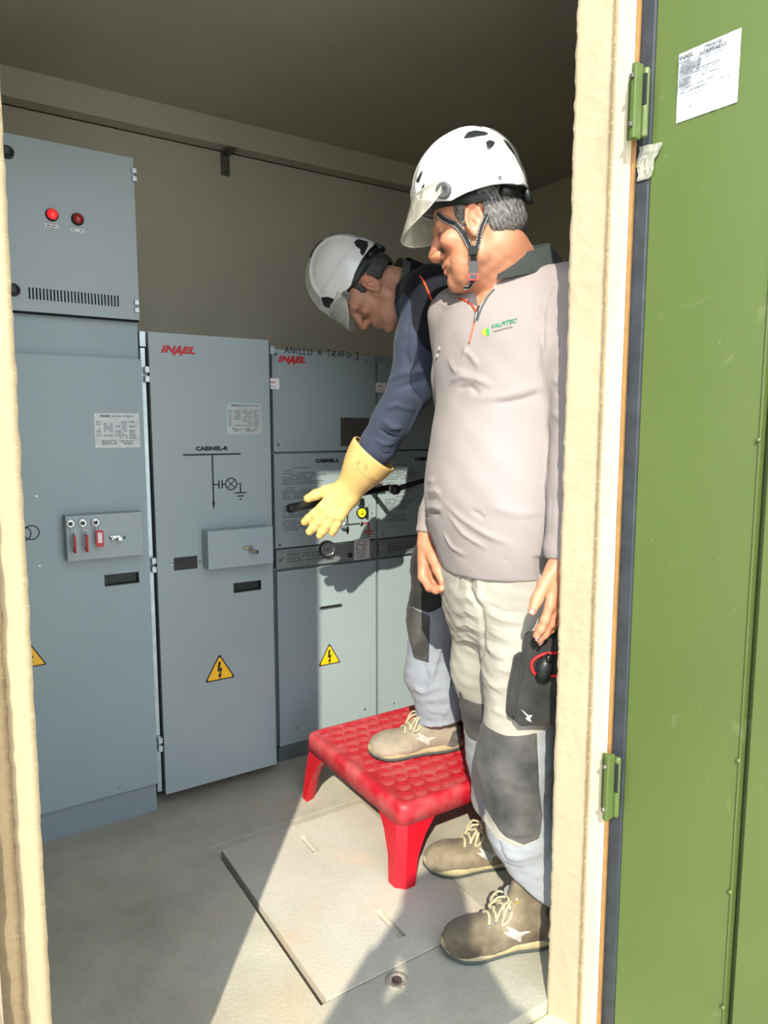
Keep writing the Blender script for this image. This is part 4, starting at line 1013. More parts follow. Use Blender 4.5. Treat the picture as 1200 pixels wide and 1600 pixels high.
def nails(hd, parent):
    mt = mat('finger_nail', (.62, .40, .33), .3)
    for k, (pts, rs, dr) in enumerate(hd['tips']):
        c = pts[-1]; up = -hd['N'] if k < 4 else (-hd['N']*.5+hd['T']*.6); up = up-dr*(up@dr); up /= np.linalg.norm(up); sd = np.cross(dr, up); r = rs[-1]
        bm = bmesh.new(); rows = []
        for i in range(6):
            row = []
            for j in range(7):
                x = (i/5-.35)*r*1.5; a = (j/6-.5)*1.5*(1 if 0 < i < 5 else .75); row.append(bm.verts.new(c+dr*x+(up*cos(a)+sd*sin(a))*(r+.0006)))
            rows.append(row)
        for A, B in zip(rows, rows[1:]):
            for j in range(6): bm.faces.new((A[j], A[j+1], B[j+1], B[j]))
        bmesh.ops.solidify(bm, geom=bm.faces[:], thickness=.0012)
        bmesh.ops.recalc_face_normals(bm, faces=bm.faces); bmesh.ops.transform(bm, matrix=parent_world(parent).inverted(), verts=bm.verts)
        me = bpy.data.meshes.new('nail'); bm.to_mesh(me); bm.free(); link('nail', me, mt, parent, True)
def skin_colours(P, H, base, grey=None, beard=.25):
    C = np.tile(npv(base), (len(P), 1)); L = H.loc(P); d = np.linalg.norm(L, axis=1)
    def mixc(mask, col): 
        nonlocal C
        C = C*(1-mask[:, None])+npv(col)*mask[:, None]
    g = lambda c, r: np.exp(-(np.linalg.norm((L-npv(c)), axis=1)/r)**2)
    red = npv(base)*V3(1.12, .72, .66)
    mixc(.6*np.maximum(g((.115, 0, -.026), .016), np.maximum(g((-.01, .085, 0), .03), g((-.01, -.085, 0), .03))), red)
    for s_ in (1, -1): mixc(.35*g((.06, .05*s_, -.035), .028), red)
    mixc(beard*np.clip(1-np.linalg.norm((L-V3(.055, 0, -.085))/V3(.06, .06, .035), axis=1), 0, 1)*1.4, npv(base)*V3(.55, .55, .58))
    lips = np.exp(-((L[:, 2]+.0645)/.0075)**2)*(L[:, 0] > .082)*(np.abs(L[:, 1]) < .024); mixc(.55*lips, npv(base)*V3(.95, .50, .50))
    for s_ in (1, -1):                                                    # brows, eyes
        bd, _ = poly_dist(L, [(.088, .014*s_, .030), (.091, .030*s_, .034), (.080, .047*s_, .029)]); mixc(.75*np.exp(-(bd/.0042)**2), (.10, .085, .075) if grey is None else grey)
        dd_ = np.linalg.norm(L-V3(.0765, .031*s_, .006), axis=1); eb = (dd_ < .0142) & (np.abs(L[:, 2]-.005) < .0034) & (L[:, 0] > .08); mixc(eb*1.0, (.14, .10, .08))
        ir = eb & (np.hypot(L[:, 1]-.031*s_, L[:, 2]-.005) < .0058); mixc(ir*1.0, (.05, .03, .02))
    return C
# ------------------------------------------------------------------ helmet, hair, shoes
M_helm = mat('helmet_white', (.70, .71, .68), .25, coat=.4, noise=.02, nscale=12)
M_helm_grey = mat('helmet_grey_plastic', (.085, .09, .09), .45)
M_strap = mat('black_webbing', (.018, .02, .02), .8)
M_stitch = mat('white_thread', (.75, .74, .70), .8)
def visor_mat():
    m, n, l, b = new_mat('visor_polycarbonate'); b.inputs['Base Color'].default_value = (.86, .83, .70, 1); b.inputs['Roughness'].default_value = .12
    b.inputs['Alpha'].default_value = .42; b.inputs['Specular IOR Level'].default_value = .6
    tc = n.new('ShaderNodeTexCoord'); t = n.new('ShaderNodeTexNoise'); t.inputs['Scale'].default_value = 35; t.inputs['Detail'].default_value = 6; l.new(tc.outputs['Object'], t.inputs[0])
    r = n.new('ShaderNodeMapRange'); r.inputs[1].default_value = .35; r.inputs[2].default_value = .7; r.inputs[3].default_value = .20; r.inputs[4].default_value = .38; l.new(t.outputs[0], r.inputs[0]); l.new(r.outputs[0], b.inputs['Alpha']); return m
M_visor = visor_mat()
M_visor_clear = mat('visor_clear', (.85, .88, .86), .08, alpha=.28, spec=.8)
RIM = ([-.17, -.15, -.106, -.055, 0, .035, .07, .10, .125, .15], [.048, .044, .030, .036, .038, .036, .052, .074, .082, .084])
def helm_surface(H, crest=True):
    n, mth = 128, 64; C = V3(-.006, 0, .062); P = []
    for i in range(mth+1):
        th = (.004+i/mth*1.0)*radians(118)
        for j in range(n):
            ph = 2*pi*j/n; x = sin(th)*cos(ph); y = sin(th)*sin(ph); z = cos(th)
            nrm = (abs(x)**2.25+abs(y)**2.25+abs(z)**2.25)**(-1/2.25); P.append((x*nrm, y*nrm, z*nrm))
    P = np.array(P); ax = np.where(P[:, 0] > 0, .132, .114); L = P*np.stack([ax, np.full(len(P), .118), np.full(len(P), .140)], 1)+C
    Q = np.array([(i*n+j, i*n+(j+1) % n, (i+1)*n+(j+1) % n, (i+1)*n+j) for i in range(mth) for j in range(n)])[:, ::-1]
    if crest:
        r = np.linalg.norm(L-C, axis=1, keepdims=True); d = (L-C)/r; s = L[:, 1]; f = L[:, 0]
        up = np.clip(d[:, 2]*2, 0, 1)
        h = .006*np.exp(-(s/.034)**6)*up + .0055*np.exp(-((np.abs(s)-.062-.12*np.abs(f+.02))/.006)**2)*np.clip(d[:, 2]*1.6+.1, 0, 1)
        h += .0042*(1/(1+np.exp((L[:, 2]-.078-.25*(f+.06)*(f > -.06))/.0025)))
        L = L+d*h[:, None]
    return L, Q, C
def helm_pick(H, x, y):
    L, Q, C = helm_surface(H); k = id(H)
    if k not in HB: HB[k] = SM(H.c+L@H.R.T, Q).bvh()
    h = HB[k].ray_cast(ORG, ray(x, y).normalized())[0]
    if h is None: return None
    l = H.loc(npv(h)); return (l[0], l[2])
HB = {}
def helmet(H, parent, side_polys, dots, rear=True, visor=True, vis_mat=None, hair_col=None, dial=True, vproj=.055, vdrop=.062, vang=72, vtop=.096):
    L, Q, C = helm_surface(H); sm = SM(H.c+L@H.R.T, Q); rim = np.interp(L[:, 0], *RIM); val = rim-L[:, 2]
    sh = patch_shell(sm, val, 0.0, .0042)
    hm = to_obj(sh, 'helmet', M_helm, parent)
    Nn = sm.normals()
    for poly, sides in side_polys:          # dark vents and inserts
        for s_ in sides:
            pv = np.where(L[:, 1]*s_ > -.002, poly_sd(L[:, 0], L[:, 2], poly), .05); pv = np.maximum(pv, rim+.002-L[:, 2])
            r = patch_shell(sm, pv, .0009, .002)
            if r is not None: to_obj(r, 'vent', M_dark, hm)
    for (f, u, rad, m_, th) in dots:
        for s_ in (1, -1):
            c0 = np.array([f, .16*s_, u]); k = np.argmin(np.linalg.norm((L-c0)[:, [0, 2]], axis=1)+(L[:, 1]*s_ < 0)*9); c = sm.P[k]; nv = Vector(Nn[k])
            MB().lathe(Vector(c)-nv*.002, nv, [(rad, 0), (rad, .002+th), (rad*.85, .003+th), (rad*.35, .003+th), (rad*.3, .0015+th), (0, .0015+th)], 24).build('pivot' if rad > .008 else 'rivet', m_, hm, True)
    # centre crest insert (top) and rear trim
    cv_ = np.maximum(np.abs(L[:, 1])-.054+.35*np.abs(L[:, 0]+.035), np.abs(L[:, 0]+.034)-.030); cv_ = np.where(L[:, 2] > .1, cv_, .05)
    to_obj(patch_shell(sm, cv_, .0012, .003), 'crest_insert', M_dark, hm)
    rv = np.maximum(np.maximum(np.abs(L[:, 1])-.034, L[:, 0]+.080), rim+.006-L[:, 2]); to_obj(patch_shell(sm, rv, .0012, .003), 'rear_insert', M_helm_grey, hm)
    # inner band and liner
    n = 48; P = []; 
    for (z, fx, sy) in ((.100, .094, .083), (.046, .098, .086), (.024, .096, .085), (.022, .092, .081), (.095, .088, .078)):
        for j in range(n):
            a = 2*pi*j/n; zz = z-(.012 if z < .07 else 0)*(cos(a) < -.2)*min(1, (-cos(a)-.2)*2); zz += (.040 if z < .07 else 0)*max(0, cos(a)); P.append(H(-.004+fx*cos(a), sy*sin(a), zz))
    P = np.array(P); F = np.array([(i*n+j, i*n+(j+1) % n, (i+1)*n+(j+1) % n, (i+1)*n+j) for i in range(4) for j in range(n)])
    to_obj((P, F), 'headband', M_dark, hm)
    MB().lathe(H(-.100, 0, .024), H.R[:, 0]*-1, [(.012, 0), (.012, .010), (.019, .011), (.0195, .020), (.017, .024), (0, .024)], 20).build('adjuster_dial', M_dark, hm, True)
    mb = MB(); mb.tube([H(-.070, .077, .030), H(-.094, .045, .024), H(-.104, 0, .024), H(-.094, -.045, .024), H(-.070, -.077, .030)], .009, 10); mb.build('adjuster_band', M_dark, hm, True)
    if visor:
        n, m_ = 40, 14; bm = bmesh.new(); rows = []
        for i in range(m_+1):
            t = i/m_; row = []
            for j in range(n+1):
                w_ = 2*j/n-1; a = w_*radians(vang); drop = 1-abs(w_)**2.6
                zt = vtop; zb = vtop-vdrop*(drop**.6) - .006; zz = zt+(zb-zt)*t; k = (zt-zz)/.08
                af = .138+vproj*k; as_ = .132+.008*k
                row.append(bm.verts.new(H(-.008+af*cos(a), as_*sin(a), zz-.016*abs(w_)**1.5)))
            rows.append(row)
        for A, B in zip(rows, rows[1:]):
            for j in range(n): bm.faces.new((A[j], A[j+1], B[j+1], B[j]))
        bmesh.ops.remove_doubles(bm, verts=bm.verts, dist=1e-5)
        edge = [v.co.copy() for v in rows[-1] if v.is_valid]; topc = [v.co.copy() for v in rows[0] if v.is_valid]
        bmesh.ops.solidify(bm, geom=bm.faces[:], thickness=.0018); bmesh.ops.recalc_face_normals(bm, faces=bm.faces)
        bmesh.ops.transform(bm, matrix=parent_world(hm).inverted(), verts=bm.verts)
        me = bpy.data.meshes.new('visor'); bm.to_mesh(me); bm.free(); vo = link('visor', me, vis_mat or M_visor, hm, True); vo['label'] = 'short see-through eye visor'
        MB().tube(topc, .0026, 8).build('visor_rail', mat('visor_rail', (.55, .55, .50), .4), hm, True)
        MB().tube(edge[1:-1], .0014, 6).build('visor_edge', mat('visor_edge', (.60, .60, .48), .3), hm, True)
    return hm
def hair(H, parent, m, seed=3, low=-.050, length=.007, thick=.006):
    v = Vol(H(0, 0, .03)-.16, H(0, 0, .03)+.16, .0032)
    v.ell(H(-.009, 0, .042), H.R, (.090+thick, .077+thick, .082+thick), .01)
    v.ell(H(-.044, 0, -.012), H.R, (.056+thick*.6, .064+thick*.6, .055), .02)
    sm = v.mesh(); L = H.loc(sm.P); f, s, u = L.T
    back = np.maximum(f+.020+.25*(u-.0), low-u)                              # nape, behind the ears
    side = np.maximum.reduce([f-.052+.35*np.abs(u-.06), .030-u+.9*np.clip(f-.02, 0, 1)]) # temples, above the ears
    burn = np.maximum.reduce([np.abs(f-.026)-.010, -.026-u])                 # sideburn
    val = np.minimum(np.minimum(back, side), np.where(np.abs(s) > .04, burn, .05)); val = np.maximum(val, u-.10)
    st = vnoise(L*V3(1.2, 1, .25), 800, seed)*.35+vnoise(L*V3(1, 1, .2), 1500, seed+1)*.35
    val = val+.004*vnoise(L*V3(1, 1, .25), 420, seed+5)
    sm.push(.0018*st+.001*vnoise(L, 160, seed+2)+np.clip(-val*.3, 0, .004)-.0025)
    r = patch_shell(sm, val, 0, .006); P = r[0]; Lr = H.loc(P); sh = .5+.28*np.clip(vnoise(Lr*V3(1.2, 1, .25), 800, seed)*.6+vnoise(Lr*V3(1, 1, .2), 1500, seed+1)*.9, -1.6, 1.6)
    c = np.stack([sh]*3, 1); return to_obj(r, 'hair', m, parent, col=c)
def hair_mat(name, c0, c1):
    m, n, l, b = new_mat(name); a = n.new('ShaderNodeVertexColor'); a.layer_name = 'col'
    r = n.new('ShaderNodeValToRGB'); r.color_ramp.elements[0].color = (*c0, 1); r.color_ramp.elements[1].color = (*c1, 1); r.color_ramp.elements[0].position = .15; r.color_ramp.elements[1].position = .9; l.new(a.outputs[0], r.inputs[0]); l.new(r.outputs[0], b.inputs['Base Color'])
    b.inputs['Roughness'].default_value = .6; return m

M_suede = cloth_mat('worn_suede', (.125, .095, .058), .9, var=.30, weave=500, dirt=(.27, .225, .15), dscale=13)
M_suede_l = cloth_mat('light_suede', (.27, .23, .165), .9, var=.12, weave=500, dirt=(.36, .31, .23), dscale=16)
M_midsole = mat('tan_midsole', (.42, .345, .19), .7, noise=.15, nscale=30)
M_outsole = mat('dark_outsole', (.055, .070, .062), .8)
M_lace = cloth_mat('cream_lace', (.50, .44, .27), .9, weave=700)
def shoe(parent, heel, dirxy, gz, up_mat, right=False, tag_eye=True, size=1.0, lace=True):
    d = Vector((dirxy[0], dirxy[1], 0)).normalized(); M = Matrix((d, UPV.cross(d), UPV)).transposed().to_4x4() @ Matrix.Scale(size, 4); M.translation = Vector((heel[0], heel[1], gz))
    Ma = np.array(M); tr = lambda P: P@Ma[:3, :3].T+Ma[:3, 3]; mir = -1 if right else 1; I = np.eye(3)
    v = Vol((-.02, -.075, -.01), (.33, .075, .17), .0028)
    v.ell((.045, 0, .045), I, (.044, .037, .055), .01); v.ell((.110, -.002*mir, .045), I, (.085, .041, .048), .02)
    v.ell((.200, .002*mir, .036), I, (.078, .049, .042), .025); v.ell((.245, .004*mir, .034), I, (.052, .046, .038), .02)
    v.cone((.075, 0, .075), (.062, 0, .142), .040, .042, .025); v.cone((.150, 0, .060), (.085, 0, .120), .032, .034, .02)
    v.cone((.062, 0, .105), (.060, 0, .215), .033, .040, .006, 'sub'); v.cut((0, 0, .014), (0, 0, -1))
    sm = v.mesh().smooth(1); 
    P = sm.P; 
    for yy in (-1, 1):     # stitched seams
        for pl in ([(.10, .030*yy, .115), (.135, .040*yy, .075), (.19, .048*yy, .055)], [(.175, .05*yy, .02), (.190, .05*yy, .060), (.215, .025*yy, .078)], [(.02, .04*yy, .085), (.06, .04*yy, .075), (.11, .045*yy, .06), (.17, .05*yy, .035)]):
            D, t = poly_dist(sm.P, pl); sm.push(-.0012*np.exp(-(D/.0022)**2))
    sm.push(.0007*vnoise(sm.P, 150, 4)-.0006*np.exp(-((sm.P[:, 0]-.165)/.006)**2)*(sm.P[:, 2] > .05))
    loc = sm.P.copy(); locm = SM(loc, sm.Q); sm = SM(tr(sm.P), sm.Q)
    root = to_obj(SM(sm.P.copy(), sm.Q.copy()), 'shoe', up_mat, parent)
    # logo flash on both sides
    global LAST_SHOE; LAST_SHOE = sm
    lg = [(.112+(x_-.112)*.85+.018, .055+(z_-.055)*.8) for x_, z_ in [(.065, .062), (.100, .060), (.118, .072), (.140, .083), (.131, .066), (.150, .068), (.128, .052), (.112, .040), (.096, .026), (.098, .046), (.088, .052)]]
    for yy in (1, -1):
        pv = np.where(loc[:, 1]*yy > 0, poly_sd(loc[:, 0], loc[:, 2], lg), .05); r = patch_shell(locm, pv, .0010, .002)
        if r is not None: to_obj((tr(r[0]), r[1]), 'side_flash', mat('flash_white_worn', (.40, .39, .35), .6, noise=.15, nscale=50), root)
    # heel counter darker
    pv = np.maximum(loc[:, 0]-.040-.35*(.08-loc[:, 2]), loc[:, 2]-.072); r = patch_shell(locm, pv, .0008, .002)
    to_obj((tr(r[0]), r[1]), 'heel_counter', mat('heel_counter', (.12, .12, .11), .8, noise=.3, nscale=60), root)
    # toe bumper
    pv = np.maximum(.262-loc[:, 0]-.10*(np.abs(loc[:, 1])/.05)**2, loc[:, 2]-.036); r = patch_shell(locm, pv, .0012, .002)
    if r is not None: to_obj((tr(r[0]), r[1]), 'toe_cap', up_mat, root)
    # sole
    def outline(off, n=64):
        pts = []
        for k in range(n):
            a = 2*pi*k/n; x = .148+.152*cos(a); w = np.interp(x, [0, .02, .06, .12, .17, .22, .26, .29, .30], [.020, .032, .0385, .036, .043, .052, .050, .034, .010])
            y = w*np.sign(sin(a))*min(1, abs(sin(a))**.35*1.02)+.004*mir*np.interp(x, [0, .2, .3], [0, 0, 1]); nx, ny = cos(a), sin(a); pts.append((x+off*nx, y+off*ny))
        return pts
    def stack(levels, name, m_, wav=0):
        P = []; 
        for z, off in levels:
            for k, (x, y) in enumerate(outline(off)): P.append((x, y, z+.016*max(0, (x-.23)/.07)**2+(.0006*sin(k*1.9) if z > .012 else 0)+(wav*(k % 2) if z < .004 else 0)))
        n = 64; m2 = len(levels); F = [(i*n+j, i*n+(j+1) % n, (i+1)*n+(j+1) % n, (i+1)*n+j) for i in range(m2-1) for j in range(n)]
        bm = bmesh.new(); vs = [bm.verts.new(p) for p in tr(np.array(P))]
        for f in F: bm.faces.new([vs[i] for i in f])
        bm.faces.new(vs[:n]); bm.faces.new(vs[-n:]); bmesh.ops.recalc_face_normals(bm, faces=bm.faces); bmesh.ops.transform(bm, matrix=parent_world(root).inverted(), verts=bm.verts)
        me = bpy.data.meshes.new(name); bm.to_mesh(me); bm.free(); return link(name, me, m_, root, True)
    stack([(0, -.003), (.004, .001), (.010, .0015), (.0105, .0005)], 'outsole', M_outsole, .0022); stack([(.0106, -.001), (.012, .0005), (.024, .0), (.030, -.004), (.031, -.012)], 'midsole', M_midsole)
    T = lambda p: Vector(tr(npv(p)[None])[0])
    MB().tube([T((.128, 0, .104)), T((.110, 0, .138)), T((.102, 0, .168))], [.016, .022, .018], 12).build('tongue', up_mat, root, True)
    bv = locm.bvh()
    def top(x, y, o=.003):
        h = bv.ray_cast(Vector((x, y, .2)), Vector((0, 0, -1))); return T((x, y, (h[0].z if h[0] else .1)+o))
    rnd = random.Random(5)
    for k in range(5):
        x = .118+k*.017; a_, b_ = .019+.001*k, -.019-.001*k
        pts = [top(x+.004, a_, .0015)]+[top(x+rnd.uniform(-.003, .003), y, .004) for y in (a_*.5, 0, b_*.5)]+[top(x+.004, b_, .0015)]
        MB().tube(spline(pts, 4), .0032, 8).build('lace', M_lace, root, True)
        for yy in (a_, b_): MB().lathe(top(x+.004, yy*1.12, -.001), (0, 0, 1), [(.0035, 0), (.0035, .002), (.0015, .002)], 10).build('eyelet', M_steel if k else mat('amber_eyelet', (.45, .28, .02), .4), root, True)
    c = T((.125, 0, .118)); 
    for yy in (1, -1):
        A_l = T((.125, .004*yy, .118)); B_l = T((.150, .030*yy, .118)); C_l = T((.165, .040*yy, .085)); D_l = T((.140, .030*yy, .094))
        MB().tube(spline([A_l, B_l, C_l, D_l, A_l], 6), .0028, 8).build('lace_bow', M_lace, root, True)
        MB().tube(spline([A_l, T((.155, .016*yy, .112)), T((.175, .026*yy, .084))], 6), .0028, 8).build('lace_end', M_lace, root, True)
    return root

def axes(ang):
    a = radians(ang); return V3(cos(a), sin(a), 0), V3(-sin(a), cos(a), 0)
def A(x, y, d): return npv(at(x, y, d))
Zv = V3(0, 0, 1)
def wrap_flat(me, bvh, O, Rv, Uv, off, m, parent, name):
    """lay a flat mesh (x right, y up) on a curved surface"""
    O, Rv, Uv = Vector(O), Vector(Rv).normalized(), Vector(Uv); Uv = (Uv-Rv*Uv.dot(Rv)).normalized(); Nn = Rv.cross(Uv); iM = parent_world(parent).inverted()
    bm = bmesh.new(); bm.from_mesh(me); bmesh.ops.triangulate(bm, faces=bm.faces[:]); 
    es = [e for e in bm.edges if e.calc_length() > .006]
    for v in bm.verts:
        p = O+Rv*v.co.x+Uv*v.co.y; h = bvh.ray_cast(p+Nn*.15, -Nn); q = (h[0] if h[0] else p)+Nn*(off+v.co.z); v.co = iM@q
    m2 = bpy.data.meshes.new(name); bm.to_mesh(m2); bm.free(); return link(name, m2, m, parent)
def loop_collar(name, m, parent, C, fx, sx, prof, gap=14, n=56, th=.0022, zf=None):
    """collar round the neck: prof = list of (radius scale front/back, radius side, z) from inner stand to outer leaf"""
    bm = bmesh.new(); rows = []
    for k in range(n+1):
        a = radians(gap+(360-2*gap)*k/n); row = []
        for (rf, rs, z, zb, flare) in prof:
            back = (1-cos(a))/2; front = 1-back
            p = npv(C)+fx*(rf*cos(a))*(1+flare*0)+sx*(rs*sin(a))+Zv*(z*front+zb*back); row.append(bm.verts.new(p))
        rows.append(row)
    for A_, B_ in zip(rows, rows[1:]):
        for j in range(len(prof)-1): bm.faces.new((A_[j], A_[j+1], B_[j+1], B_[j]))
    bmesh.ops.solidify(bm, geom=bm.faces[:], thickness=th); bmesh.ops.recalc_face_normals(bm, faces=bm.faces)
    bmesh.ops.transform(bm, matrix=parent_world(parent).inverted(), verts=bm.verts)
    me = bpy.data.meshes.new(name); bm.to_mesh(me); bm.free(); return link(name, me, m, parent, True)
def blotch(sm, sc, amp, seed, zs=1.0): return sm.push(amp*vnoise(sm.P*V3(1, 1, zs), sc, seed))
# ================================================================== the man in the grey shirt
FAST = False
HV = .0032; HC = .0042
man1 = empty('person', (1.17, 1.25, 0), 'man in a grey long-sleeved shirt and white helmet standing just inside the doorway, watching', 'person')
f1, s1 = axes(193)
H1 = Frame(A(749, 354, 1.64), 131, 17)
chest = A(796, 462, 1.69); nb = A(806, 428, 1.70)
hipC = A(789, 905, 1.68)
torso1 = [(A(802, 452, 1.70)-Zv*.045, .110, .068), (A(797, 492, 1.69), .168, .098), (A(787, 540, 1.68), .178, .122), (A(788, 620, 1.675), .172, .124), (A(784, 700, 1.665), .178, .140), (A(780, 775, 1.66), .182, .154), (A(787, 840, 1.665), .172, .142), (A(793, 890, 1.67), .160, .126)]
shL = A(797, 470, 1.69)+s1*.165+f1*.0-Zv*.012; shR = A(797, 470, 1.69)-s1*.160-Zv*.022
elL = A(899, 650, 1.49); wrL = A(880, 872, 1.45); elR = A(716, 695, 1.86); wrR = A(672, 836, 1.78)
kL = A(806, 1190, 1.575); kR = A(776, 1180, 1.80); hL = A(828, 935, 1.62); hR = A(757, 935, 1.745)
aL = V3(1.152, 1.100, .115); aR = V3(1.290, 1.385, .115)
HD = {}
def build_body(v, H, torso, f, s, sh, el, wr, hip, kn, an, hands, sh_r=.05, neck0=None, shrink=.016, neck_r=.058, toes=None):
    head_sdf(v, H)
    v.cone(H(-.030, 0, -.050), neck0, neck_r, neck_r*1.08, .025); v.cone(H(-.006, 0, -.075), neck0+f*.02-Zv*.03, neck_r*.82, neck_r, .03)
    v.cone(H(.045, 0, -.08), neck0+f*.045-Zv*.05, .030, .045, .03)
    v.loft(torso, s, .02, grow=-shrink)
    for k in (0, 1):
        v.chain([sh[k], sh[k]+(el[k]-sh[k])*.5, el[k]], [sh_r, sh_r*.92, .040], .03)
        v.chain([el[k], el[k]+(wr[k]-el[k])*.35, wr[k]], [.040, .038, .026], .015)
        v.chain([hip[k], kn[k]], [.072, .050], .03); v.chain([kn[k], kn[k]*.6+an[k]*.4, an[k]], [.048, .046, .034], .02)
    for k in (0, 1): v.cone(an[k], an[k]-Zv*.055, .030, .026, .01); v.chain([an[k]-Zv*.05, an[k]-Zv*.062+toes[k]*.14], [.026, .020], .01)
    v.cone(hip[0], hip[1], .10, .10, .03)
v = Vol((.72, .80, 0), (1.50, 1.68, 1.86), HV)
toe1 = V3(-.92, .39, 0)
build_body(v, H1, torso1, f1, s1, (shL, shR), (elL, elR), (wrL, wrR), (hL, hR), (kL, kR), (aL, aR), None, neck0=nb, toes=(toe1, toe1))
hdL = hand_sdf(v, wrL-Zv*.008, A(868, 990, 1.42)-wrL, f1*1.0-s1*.1, -s1-f1*.15, [(12, 10, 8), (14, 12, 8), (16, 14, 10), (18, 16, 12)], 1.02, thumb=(.82, .50, .10), rad=1.04, spread=.02)
hdR = hand_sdf(v, wrR-Zv*.006, A(678, 925, 1.74)-wrR, -npv(RGT)*.72-npv(FWD)*.62, npv(RGT), [(38, 34, 22), (46, 42, 26), (52, 46, 28), (56, 46, 28)], 1.12, thumb=(.84, .10, .62), rad=1.08)
b1 = v.mesh().keep_largest(); b1.compact(); b1.smooth(1)
skin1 = (.54, .24, .135); col = skin_colours(b1.P, H1, skin1, grey=(.22, .20, .18), beard=.35)
# knuckle and skin tone variation on the hands
for hd in (hdL, hdR):
    for pts, rs, dr in hd['tips']:
        for q_ in pts[:3]:
            g_ = np.exp(-(np.linalg.norm(b1.P-q_, axis=1)/.010)**2)[:, None]*.30; col = col*(1-g_)+npv(skin1)*V3(1.05, .72, .62)*g_
H1L = H1.loc(b1.P); near = np.linalg.norm(H1L, axis=1) < .2
b1.push(near*(.0005*vnoise(H1L, 260, 2)))
for s_ in (1, -1):      # crow's feet, cheek fold, neck creases
    folds(b1, [([H1(.060, .055*s_, .008), H1(.044, .062*s_, .012)], .0016, -.0012), ([H1(.060, .055*s_, .002), H1(.046, .062*s_, -.002)], .0016, -.0012), ([H1(.092, .026*s_, -.030), H1(.084, .038*s_, -.052), H1(.074, .040*s_, -.078)], .003, -.0018)])
body1 = to_obj(b1, 'body', M_skin, man1, col=col)
for hd in (hdL, hdR): nails(hd, body1)
hair(H1, man1, hair_mat('grey_hair', (.03, .028, .026), (.24, .23, .21)), 3)['label'] = 'short grey hair'
def hp(H, x, y, s=.11):
    hk_ = helm_pick(H, x, y)
    if hk_ is not None: return hk_
    r = npv(ray(x, y)); n = H.R[:, 1]; o = npv(ORG); t = ((H.c+n*s-o)@n)/(r@n); L = H.loc(o+r*t); return (L[0], L[2])
P_ = lambda pts, s=.11: [hp(H1, x, y, s) for x, y in pts]
piv = hp(H1, 693, 301); dot1 = hp(H1, 781, 277, .09); dot2 = hp(H1, 677, 309)
hm1 = helmet(H1, man1, [(P_([(759, 222), (765, 219), (774, 222), (770, 229), (762, 236)], .075), (1, -1)), (P_([(650, 284), (656, 272), (661, 265), (659, 276), (654, 288)], .06), (1, -1)), (P_([(656, 312), (658, 296), (664, 284), (662, 298), (659, 313)], .08), (1, -1)), (P_([(724, 217), (731, 207), (742, 204), (757, 206), (765, 209), (757, 212), (736, 216)]), (1,)), (P_([(785, 216), (797, 226), (808, 241), (815, 256), (804, 243), (792, 228)]), (1,))],
    [(piv[0], piv[1], .0165, M_helm_grey, .009), (dot1[0], dot1[1], .0045, M_helm_grey, .0), (dot2[0], dot2[1], .005, M_helm_grey, 0)])
hm1['label'] = 'glossy white climbing style helmet with grey pivots'
# chin strap with white stitching
bv1 = b1.bvh()
def on_skin(pxs, off=.003, d=None, H=H1, bv=bv1):
    out, nr = [], []
    for x, y in pxs:
        r = ray(x, y).normalized(); h = bv.ray_cast(ORG, r)
        if h[0] is None or (h[0]-Vector(H.c)).length > .22: p = at(x, y, 1.575); n_ = -r
        else: p = h[0]; n_ = h[1]
        out.append(p+(-r)*off); nr.append(((n_+(-r)*1.0)).normalized())
    return out, nr
def stitched_strap(pxs, width, par, H, bv, name='strap'):
    p, nr = on_skin(pxs, .004, None, H, bv); sp = spline(p, 6); ns = []
    for i in range(len(sp)): ns.append(nr[min(len(nr)-1, round(i/6))])
    o = ribbon(name, sp, width, M_strap, par, ns, .0016)
    st = MB()
    for side in (-1, 1):
        acc = 0
        for i in range(len(sp)-1):
            t = (sp[i+1]-sp[i]); L = t.length; t.normalize(); n_ = Vector(ns[i]); b = t.cross(n_).normalized(); acc += L
            if acc > .0045 or i % 1 == 0:
                m_ = sp[i].lerp(sp[i+1], .5)+b*side*width*.40+n_*.0019
                st.tube([m_-t*L*.28, m_+t*L*.28], .0006, 5)
    st.build('stitching', M_stitch, o); return o
stitched_strap([(684, 333), (694, 342), (712, 351), (722, 362), (730, 375), (736, 388)], .0125, hm1, H1, bv1)
stitched_strap([(776, 296), (770, 312), (763, 330), (756, 345), (750, 362), (745, 388)], .0105, hm1, H1, bv1)
pp, nn = on_skin([(740, 388), (740, 415), (738, 440)], .006)
bk = ribbon('buckle', [pp[0]+Vector((0, 0, .004)), pp[0]+Vector((0, 0, -.014))], .020, M_dark, hm1, nn[0], .006)
ribbon('strap', pp, .012, M_strap, hm1, nn, .002)
ribbon('buckle', [pp[1]+Vector((0, 0, .008)), pp[1]+Vector((0, 0, -.022))], .020, M_dark, hm1, nn[1], .006)
ribbon('buckle', [pp[1]+Vector((0, 0, -.018)), pp[1]+Vector((0, 0, -.032))], .022, mat('red_buckle', (.55, .02, .015), .4), hm1, nn[1], .0066)['label'] = 'red buckle latch'
ribbon('buckle', [pp[1]+Vector((0, 0, -.020)), pp[1]+Vector((0, 0, -.029))], .015, M_dark, hm1, nn[1], .0078)
stitched_strap([(738, 440), (733, 448), (725, 449)], .010, hm1, H1, bv1)

